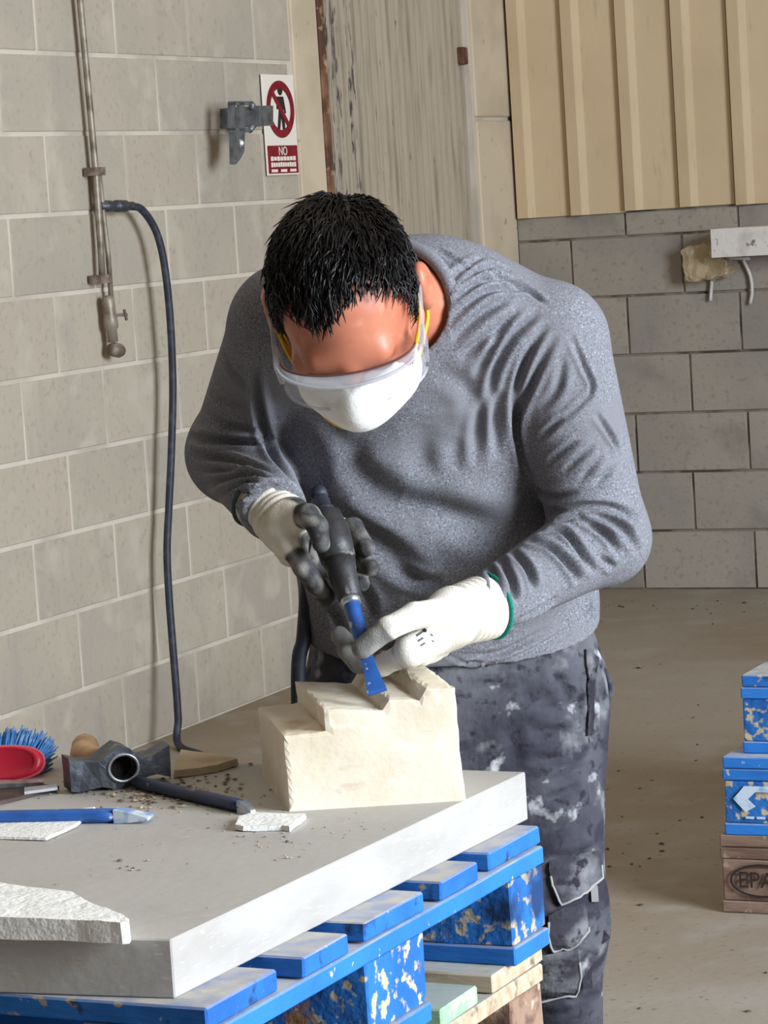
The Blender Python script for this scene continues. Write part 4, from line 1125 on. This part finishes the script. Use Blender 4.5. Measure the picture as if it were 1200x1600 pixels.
# ---- safety goggles
def clear_plastic(name, tint, alpha):
    m = bpy.data.materials.new(name); m.use_nodes = True; N = m.node_tree.nodes; L = m.node_tree.links
    b = N['Principled BSDF']; b.inputs['Base Color'].default_value = tint; b.inputs['Roughness'].default_value = .12; b.inputs['Specular IOR Level'].default_value = .6
    t = N.new('ShaderNodeBsdfTransparent'); mx = N.new('ShaderNodeMixShader'); mx.inputs[0].default_value = alpha
    L.new(t.outputs[0], mx.inputs[1]); L.new(b.outputs[0], mx.inputs[2]); L.new(mx.outputs[0], N['Material Output'].inputs[0]); return m
M_lens = clear_plastic('clear_goggle_lens', S(222, 224, 228), .13)
M_gfr = clear_plastic('clear_goggle_frame', S(200, 200, 206), .38)
gog = empty('safety_goggles', tuple(hw((0, .09, -.005)) - base_p), parent=person)
gog['label'] = 'clear wraparound safety goggles'
bpy.context.view_layer.update()
def ell(th, a=.083, b=.046, y0=.078): return a * math.sin(th), y0 + b * math.cos(th)
TH = np.linspace(math.radians(-86), math.radians(86), 33)
V = []; Fc = []
zs = (-.040, -.030, -.018, -.006, .005)
for th in TH:
    for z in zs:
        x, y = ell(th); k = 1 - (.06 if z < -.03 else 0); V.append(hw((x * k, .078 + (y - .078) * k, z)))
for th in TH:
    for z in zs:
        x, y = ell(th, .081, .044); V.append(hw((x, y, z)))
n5 = len(zs); off = len(TH) * n5
for i in range(len(TH) - 1):
    for k in range(n5 - 1):
        a = i * n5 + k; Fc.append((a, a + n5, a + n5 + 1, a + 1)); Fc.append((off + a, off + a + 1, off + a + n5 + 1, off + a + n5))
lens = fix_normals(wobj('lens', V, Fc, M_lens, gog, True))
V = []; Fc = []
for th in TH:
    for a, b, z in ((.083, .046, .005), (.080, .040, .0075), (.077, .031, .0085), (.077, .031, .0065), (.083, .046, .0025)):
        x, y = ell(th, a, b); V.append(hw((x, y, z)))
for i in range(len(TH) - 1):
    for k in range(5): Fc.append((i * 5 + k, (i + 1) * 5 + k, (i + 1) * 5 + (k + 1) % 5, i * 5 + (k + 1) % 5))
fix_normals(wobj('brow_guard', V, Fc, M_gfr, gog, True))
V, Fc = tube([hw((*ell(th, .077, .031), .0085)) for th in TH], .0013, 6); wobj('guard_edge', V, Fc, mat('brown_guard_edge', S(96, 60, 54), .5), gog, True)
for z, r in ((.005, .0022), (-.040, .0018)):
    V, Fc = tube([hw((*[c * (1 if z > 0 else .985) for c in ell(th)], z)) for th in TH], r, 6); wobj('rim', V, Fc, M_gfr, gog, True)
for s in (-1, 1):
    V, Fc = orient_box(hw((s * .0835, .066, -.014)), HX, HY, HZ, .0028, .014, .017); wobj('side_vent', V, Fc, M_gfr, gog)
    V, Fc = tube([hw(q) for q in catmull([(s * .084, .078, -.004), (s * .0855, .045, .002), (s * .086, .005, .010), (s * .084, -.025, .012), (s * .080, -.040, -.004)], 5)], .0026, 6); wobj('temple_arm', V, Fc, M_gfr if s < 0 else M_gfr, gog, True)

# ================================================================== AIR HAMMER AND HOSE
M_bar = mat('black_air_hammer', S(52, 50, 50), 0.5, [(30, S(36, 35, 36), 0.45, 0.65), (40, S(140, 136, 130), 0.60, 0.70)], bump=(80, 0.3), spec=0.5)
M_rub = mat('black_rubber_hose', S(38, 42, 54), 0.55, [(40, S(60, 64, 76), 0.5, 0.7)], spec=0.4)
tip = U(590, 1083, 3.222); top = U(507, 800, 3.345)
ax = unit(top - tip); LT = np.linalg.norm(top - tip)
def tt(f): return tip + (top - tip) * f
h = tag(empty('air_hammer', tuple(tip)), 'black handheld air hammer driving a blue chisel into the block', 'air hammer')
f0 = .50; Lb = LT * (1 - f0)
V, Fc = lathe(tt(f0), top, [(0, .011), (.004, .0145), (Lb * .3, .017), (Lb * .42, .0195), (Lb * .43, .0175), (Lb * .46, .0175), (Lb * .47, .021), (Lb * .62, .0225), (Lb * .8, .0235), (Lb * .86, .0205), (Lb * .96, .019), (Lb, .012)], 24)
wobj('barrel', V, Fc, M_bar, h, True)
V, Fc = lathe(tt(f0 - .022), tt(f0 + .02), [(0, .0095), (.001, .0115), (.008, .0122), (.0095, .0105)], 20); wobj('collar', V, Fc, M_bare, h, True)
V, Fc = lathe(tt(.2), tt(f0), [(0, .0075), (.004, .009), (LT * .12, .0092), (LT * .28, .0095), (LT * .30, .0085)], 16); wobj('chisel_shank', V, Fc, M_chblue, h, True)
sx_ = unit(np.cross(ax, W)); sy_ = np.cross(ax, sx_); V = []
for f, w_, t_ in ((.215, .0075, .0075), (.14, .0075, .006), (.06, .0095, .0045), (.012, .0115, .003), (0, .0115, .001)):
    for a, b in ((-1, -1), (1, -1), (1, 1), (-1, 1)): V.append(tt(f) + sx_ * w_ * a + sy_ * t_ * b)
Fc = [(0, 1, 2, 3), (16, 17, 18, 19)] + [(4 * i + k, 4 * i + (k + 1) % 4, 4 * i + 4 + (k + 1) % 4, 4 * i + 4 + k) for i in range(4) for k in range(4)]
fix_normals(wobj('chisel_blade', V, Fc, M_chblue, h))
V, Fc = lathe(top - ax * .004, top + ax * .03, [(0, .0125), (.008, .0125), (.009, .010), (.02, .010), (.021, .008), (.026, .008)], 14); wobj('hose_fitting', V, Fc, M_steel, h, True)

OFFW = .055
def lwp(x, y, off): return onpl(x, y, _m + off * N1, N1)
fl = lambda x, y, r=.0105: onz(x, y, 0) + np.array([0, 0, r])
hose_pts = [lwp(203, 322, .05), lwp(222, 328, .06), lwp(244, 362, .07), lwp(257, 415, .075), lwp(266, 500, .075), lwp(270, 600, .07), lwp(268, 700, .07), lwp(264, 790, .065), lwp(261, 860, .065), lwp(264, 930, .07), lwp(270, 1010, .08), lwp(276, 1085, .10)]
pe = fl(281, 1172); hose_pts += [pe * .25 + .75 * hose_pts[-1] + np.array([0, 0, -.03]), pe, pe + np.array([.10, -.25, 0]), pe + np.array([.22, -.9, 0]), pe + np.array([.20, -1.6, 0])]
q1 = U(466, 1085, 3.56); q2 = U(481, 905, 3.555)
hose_pts += [np.array([q1[0] - .06, q1[1] + .45, .0105]), np.array([q1[0] - .02, q1[1] + .12, .06]), np.array([q1[0] - .012, q1[1] + .01, .35]), q1, (q1 + q2) / 2 + np.array([.001, 0, 0]), q2, U(484, 850, 3.52), U(490, 800, 3.47), U(500, 778, 3.41), top + ax * .028]
V, Fc = tube(catmull(hose_pts, 8), .0098, 12)
tag(wobj('air_hose', V, Fc, M_rub, None, True), 'black rubber air hose from the wall pipe to the air hammer', 'hose')

# ================================================================== THINGS ON THE WALLS
M_pipe = mat('galvanised_pipe', S(150, 140, 126), 0.5, [(20, S(110, 98, 86), 0.45, 0.65)], metal=0.4)
M_pipe_d = mat('rusty_fitting', S(112, 96, 84), 0.6, [(30, S(160, 150, 140), 0.5, 0.7)], metal=0.4)
pp = tag(empty('air_pipe', tuple(lwp(160, 322, .03))), 'thin galvanised air pipe with taps running down the block wall', 'pipe')
V, Fc = tube([lwp(x, y, .03) for x, y in ((119, -60), (125, 0), (138, 140), (149, 262), (157, 380), (160, 440))], .0085, 10); wobj('pipe', V, Fc, M_pipe, pp, True)
V, Fc = tube([lwp(x, y, .032) for x, y in ((154, 262), (161, 330), (169, 400), (174, 468))], .0065, 8); wobj('drop_pipe', V, Fc, M_pipe, pp, True)
V, Fc = lathe(lwp(168, 462, .035), lwp(178, 545, .035), [(0, .010), (.01, .016), (.05, .016), (.055, .018), (.08, .018), (.085, .013), (.115, .013)], 14); wobj('water_trap', V, Fc, M_pipe, pp, True)
V, Fc = lathe(lwp(172, 545, .035), lwp(192, 549, .05), [(0, .014), (.012, .018), (.03, .018), (.04, .012)], 12); wobj('drain_tap', V, Fc, M_pipe_d, pp, True)
V, Fc = joinvf([tube([lwp(180, 492, .045), lwp(198, 492, .06)], .005, 6), tube([lwp(194, 484, .06), lwp(198, 500, .06)], .004, 6)]); wobj('tap_lever', V, Fc, M_pipe_d, pp)
V, Fc = joinvf([lathe(lwp(157, 322, .032), lwp(206, 322, .05), [(0, .010), (.012, .010), (.013, .014), (.04, .014), (.041, .011), (.06, .011), (.061, .015), (.10, .015), (.101, .011), (.13, .011)], 12)]); wobj('hose_coupling', V, Fc, M_steel, pp, True)
for (x, y) in ((148, 268), (156, 436)):
    V, Fc = orient_box(lwp(x, y, .026), E1, N1, [0, 0, 1], .024, .017, .010); wobj('pipe_clamp', V, Fc, M_pipe_d, pp)

# prohibition sign
M_white = mat('sign_white', S(226, 218, 208), 0.6)
M_sred = mat('sign_red', S(128, 20, 36), 0.6, [(30, S(112, 16, 30), 0.45, 0.65)])
M_sblk = mat('sign_black', S(48, 32, 36), 0.7)
def sg(x, y, o=.008): return lwp(x, y, o)
c4 = [sg(404, 117), sg(453, 117), sg(461, 272), sg(411, 275)]
ds, dz = ls(404, 117)[0], 0
s0 = (ls(404, 117)[0] + ls(411, 275)[0]) / 2; s1 = (ls(453, 117)[0] + ls(461, 272)[0]) / 2; z1 = ls(428, 117)[1]; z0 = ls(436, 274)[1]
sign = tag(empty('wall_sign', tuple(lw(s0, z0)), RL), 'red and white prohibition sign on the wall above the head', 'sign')
w_, h_ = s1 - s0, z1 - z0
link('sign_plate', box_mesh('sign_plate', 0, w_, -.012, -.008, 0, h_, .0008), M_white, sign)
link('red_panel', box_mesh('red_panel', .006, w_ - .006, -.0132, -.0121, .005, h_ * .295), M_sred, sign)
rc_ = (w_ / 2 + .003, h_ * .655)
rad = min(w_ * .455, h_ * .3)
ring = ring_mesh('prohibition_ring', w_ * .43, h_ * .285, .022, 40, .0008); link('prohibition_ring', ring, M_sred, sign, (rc_[0], -.0133, rc_[1]), (math.radians(90), 0, 0))
link('prohibition_bar', box_mesh('prohibition_bar', -w_ * .38, w_ * .38, -.0006, .0006, -.008, .008), M_sred, sign, (rc_[0], -.0139, rc_[1]), (0, math.radians(45), 0))
# walking figure
parts = [tube([(x, -.0129, z) for x, z in ((rc_[0] + .005 + math.cos(a) * .014, rc_[1] + .055 + math.sin(a) * .014) for a in np.linspace(0, 6.28, 13))], .006, 4, False)]
V, Fc = prism([(rc_[0] + x, -.0134, rc_[1] + z) for x, z in ((-.018, .035), (.022, .035), (.034, -.01), (.026, -.012), (.018, .01), (.024, -.07), (.010, -.072), (.002, -.02), (-.014, -.07), (-.028, -.066), (-.010, .0), (-.024, .0))], (0, .001, 0))
me = mesh('figure', V, Fc); link('figure', me, M_sblk, sign)
V, Fc = prism([(rc_[0] + .004 + .016 * math.cos(a), -.0134, rc_[1] + .056 + .018 * math.sin(a)) for a in np.linspace(0, 6.0, 14)], (0, .001, 0)); link('figure_head', mesh('figure_head', V, Fc), M_sblk, sign)
link('lettering', text_mesh('lettering', 'NO', .034, .0004), M_white, sign, (w_ / 2, -.0138, h_ * .235), (math.radians(90), 0, 0))
lr = random.Random(2)
for z, n, hh, gap in ((.165, 8, .0062, .004), (.105, 11, .0068, .0032), (.045, 3, .004, .02)):
    tw = w_ * (.62 if n == 9 else .78); wl_ = (tw - gap * (n - 1)) / n
    for k in range(n):
        x = (w_ - tw) / 2 + k * (wl_ + gap)
        link('lettering', box_mesh('lettering', x, x + wl_, -.0138, -.0131, h_ * z - hh * lr.uniform(.8, 1), h_ * z + hh * lr.uniform(.8, 1)), M_white, sign)

# swivel bracket standing out from the wall over the sign
M_zinc = mat('grey_zinc_steel', S(112, 116, 122), 0.45, [(30, S(84, 86, 92), 0.45, 0.65)], metal=0.5)
O = .10
br_ = tag(empty('wall_bracket', tuple(lwp(380, 230, O))), 'grey metal swivel clamp hanging beside the wall sign', 'bracket')
def bxp(name, x0, y0, x1, y1, o0, o1, m, par):
    P4 = [lwp(x, y, o1) for x, y in ((x0, y0), (x1, y0), (x1, y1), (x0, y1))]
    V, Fc = prism(P4, N1 * (o0 - o1)); return fix_normals(wobj(name, V, Fc, m, par))
bxp('mount_box', 405, 165, 427, 196, .0, O + .02, M_zinc, br_)
for x0, y0, x1, y1 in ((360, 160, 368, 204), (374, 160, 382, 206), (360, 158, 394, 164), (360, 200, 390, 207)): bxp('yoke', x0, y0, x1, y1, O - .004, O + .004, M_zinc, br_)
for a, b in (((392, 162), (405, 178)), ((390, 204), (406, 184)), ((394, 162), (394, 172))):
    V, Fc = tube([lwp(*a, O), lwp(*b, O)], .008, 8); wobj('yoke_arm', V, Fc, M_zinc, br_, True)
V, Fc = prism([lwp(x, y, O + .006) for x, y in ((364, 205), (383, 205), (382, 236), (376, 248), (369, 257), (365, 256))], N1 * -.012); fix_normals(wobj('tongue', V, Fc, M_zinc, br_))
V, Fc = lathe(lwp(375, 224, O), lwp(375, 224, O + .02), [(0, .012), (.012, .012), (.015, .009)], 12); wobj('bolt', V, Fc, M_bare, br_, True)

# ledge on the back wall with its bracket and a plastic bag hung under it
def bwp(x, y, o): return onpl(x, y, COR + o * N2, N2)
M_ledge = mat('white_ledge_paint', S(206, 200, 196), 0.85, [(12, S(176, 170, 164), 0.52, 0.7), (40, S(120, 112, 106), 0.66, 0.72)], bump=(80, 0.4))
lg = tag(empty('wall_ledge', tuple(bwp(1150, 380, .1))), 'chipped white ledge fixed to the back wall at the right edge', 'ledge')
t0 = (bwp(1112, 380, .17) - COR) @ E2; za = bwp(1112, 403, .17)[2]; zb = bwp(1112, 358, .17)[2]
V, Fc = orient_box(COR + E2 * (t0 + .45) + N2 * .09 + np.array([0, 0, (za + zb) / 2]), E2, N2, [0, 0, 1], .45, .085, (zb - za) / 2)
o = fix_normals(wobj('ledge_slab', V, Fc, M_ledge, lg)); roughen(o, 3, .002, 20, 4)
for pts in ([(1172, 404), (1124, 404), (1113, 412), (1112, 440), (1110, 470)], [(1160, 404), (1172, 430), (1175, 455), (1172, 475)]):
    V, Fc = tube(catmull([bwp(x, y, .02) for x, y in pts], 4), .0055, 8); wobj('bracket_rod', V, Fc, M_ledge, lg, True)
M_bag = mat('tan_plastic_wrap', S(176, 158, 128), 0.35, [(18, S(140, 120, 92), 0.45, 0.65), (30, S(214, 204, 184), 0.6, 0.7)], spec=0.6, **{'Alpha': 0.85})
c = bwp(1112, 410, .06); 
bpts = [bwp(x, y, .03) for x, y in ((1072, 388), (1108, 380), (1140, 404), (1150, 420), (1136, 432), (1110, 436), (1080, 437), (1076, 412))]
V, Fc = prism(bpts, N2 * .055); o = fix_normals(wobj('plastic_bag', V, Fc, M_bag)); roughen(o, 4, .010, 28, 9)
tag(o, 'crumpled tan plastic wrap tucked under the wall ledge', 'plastic')
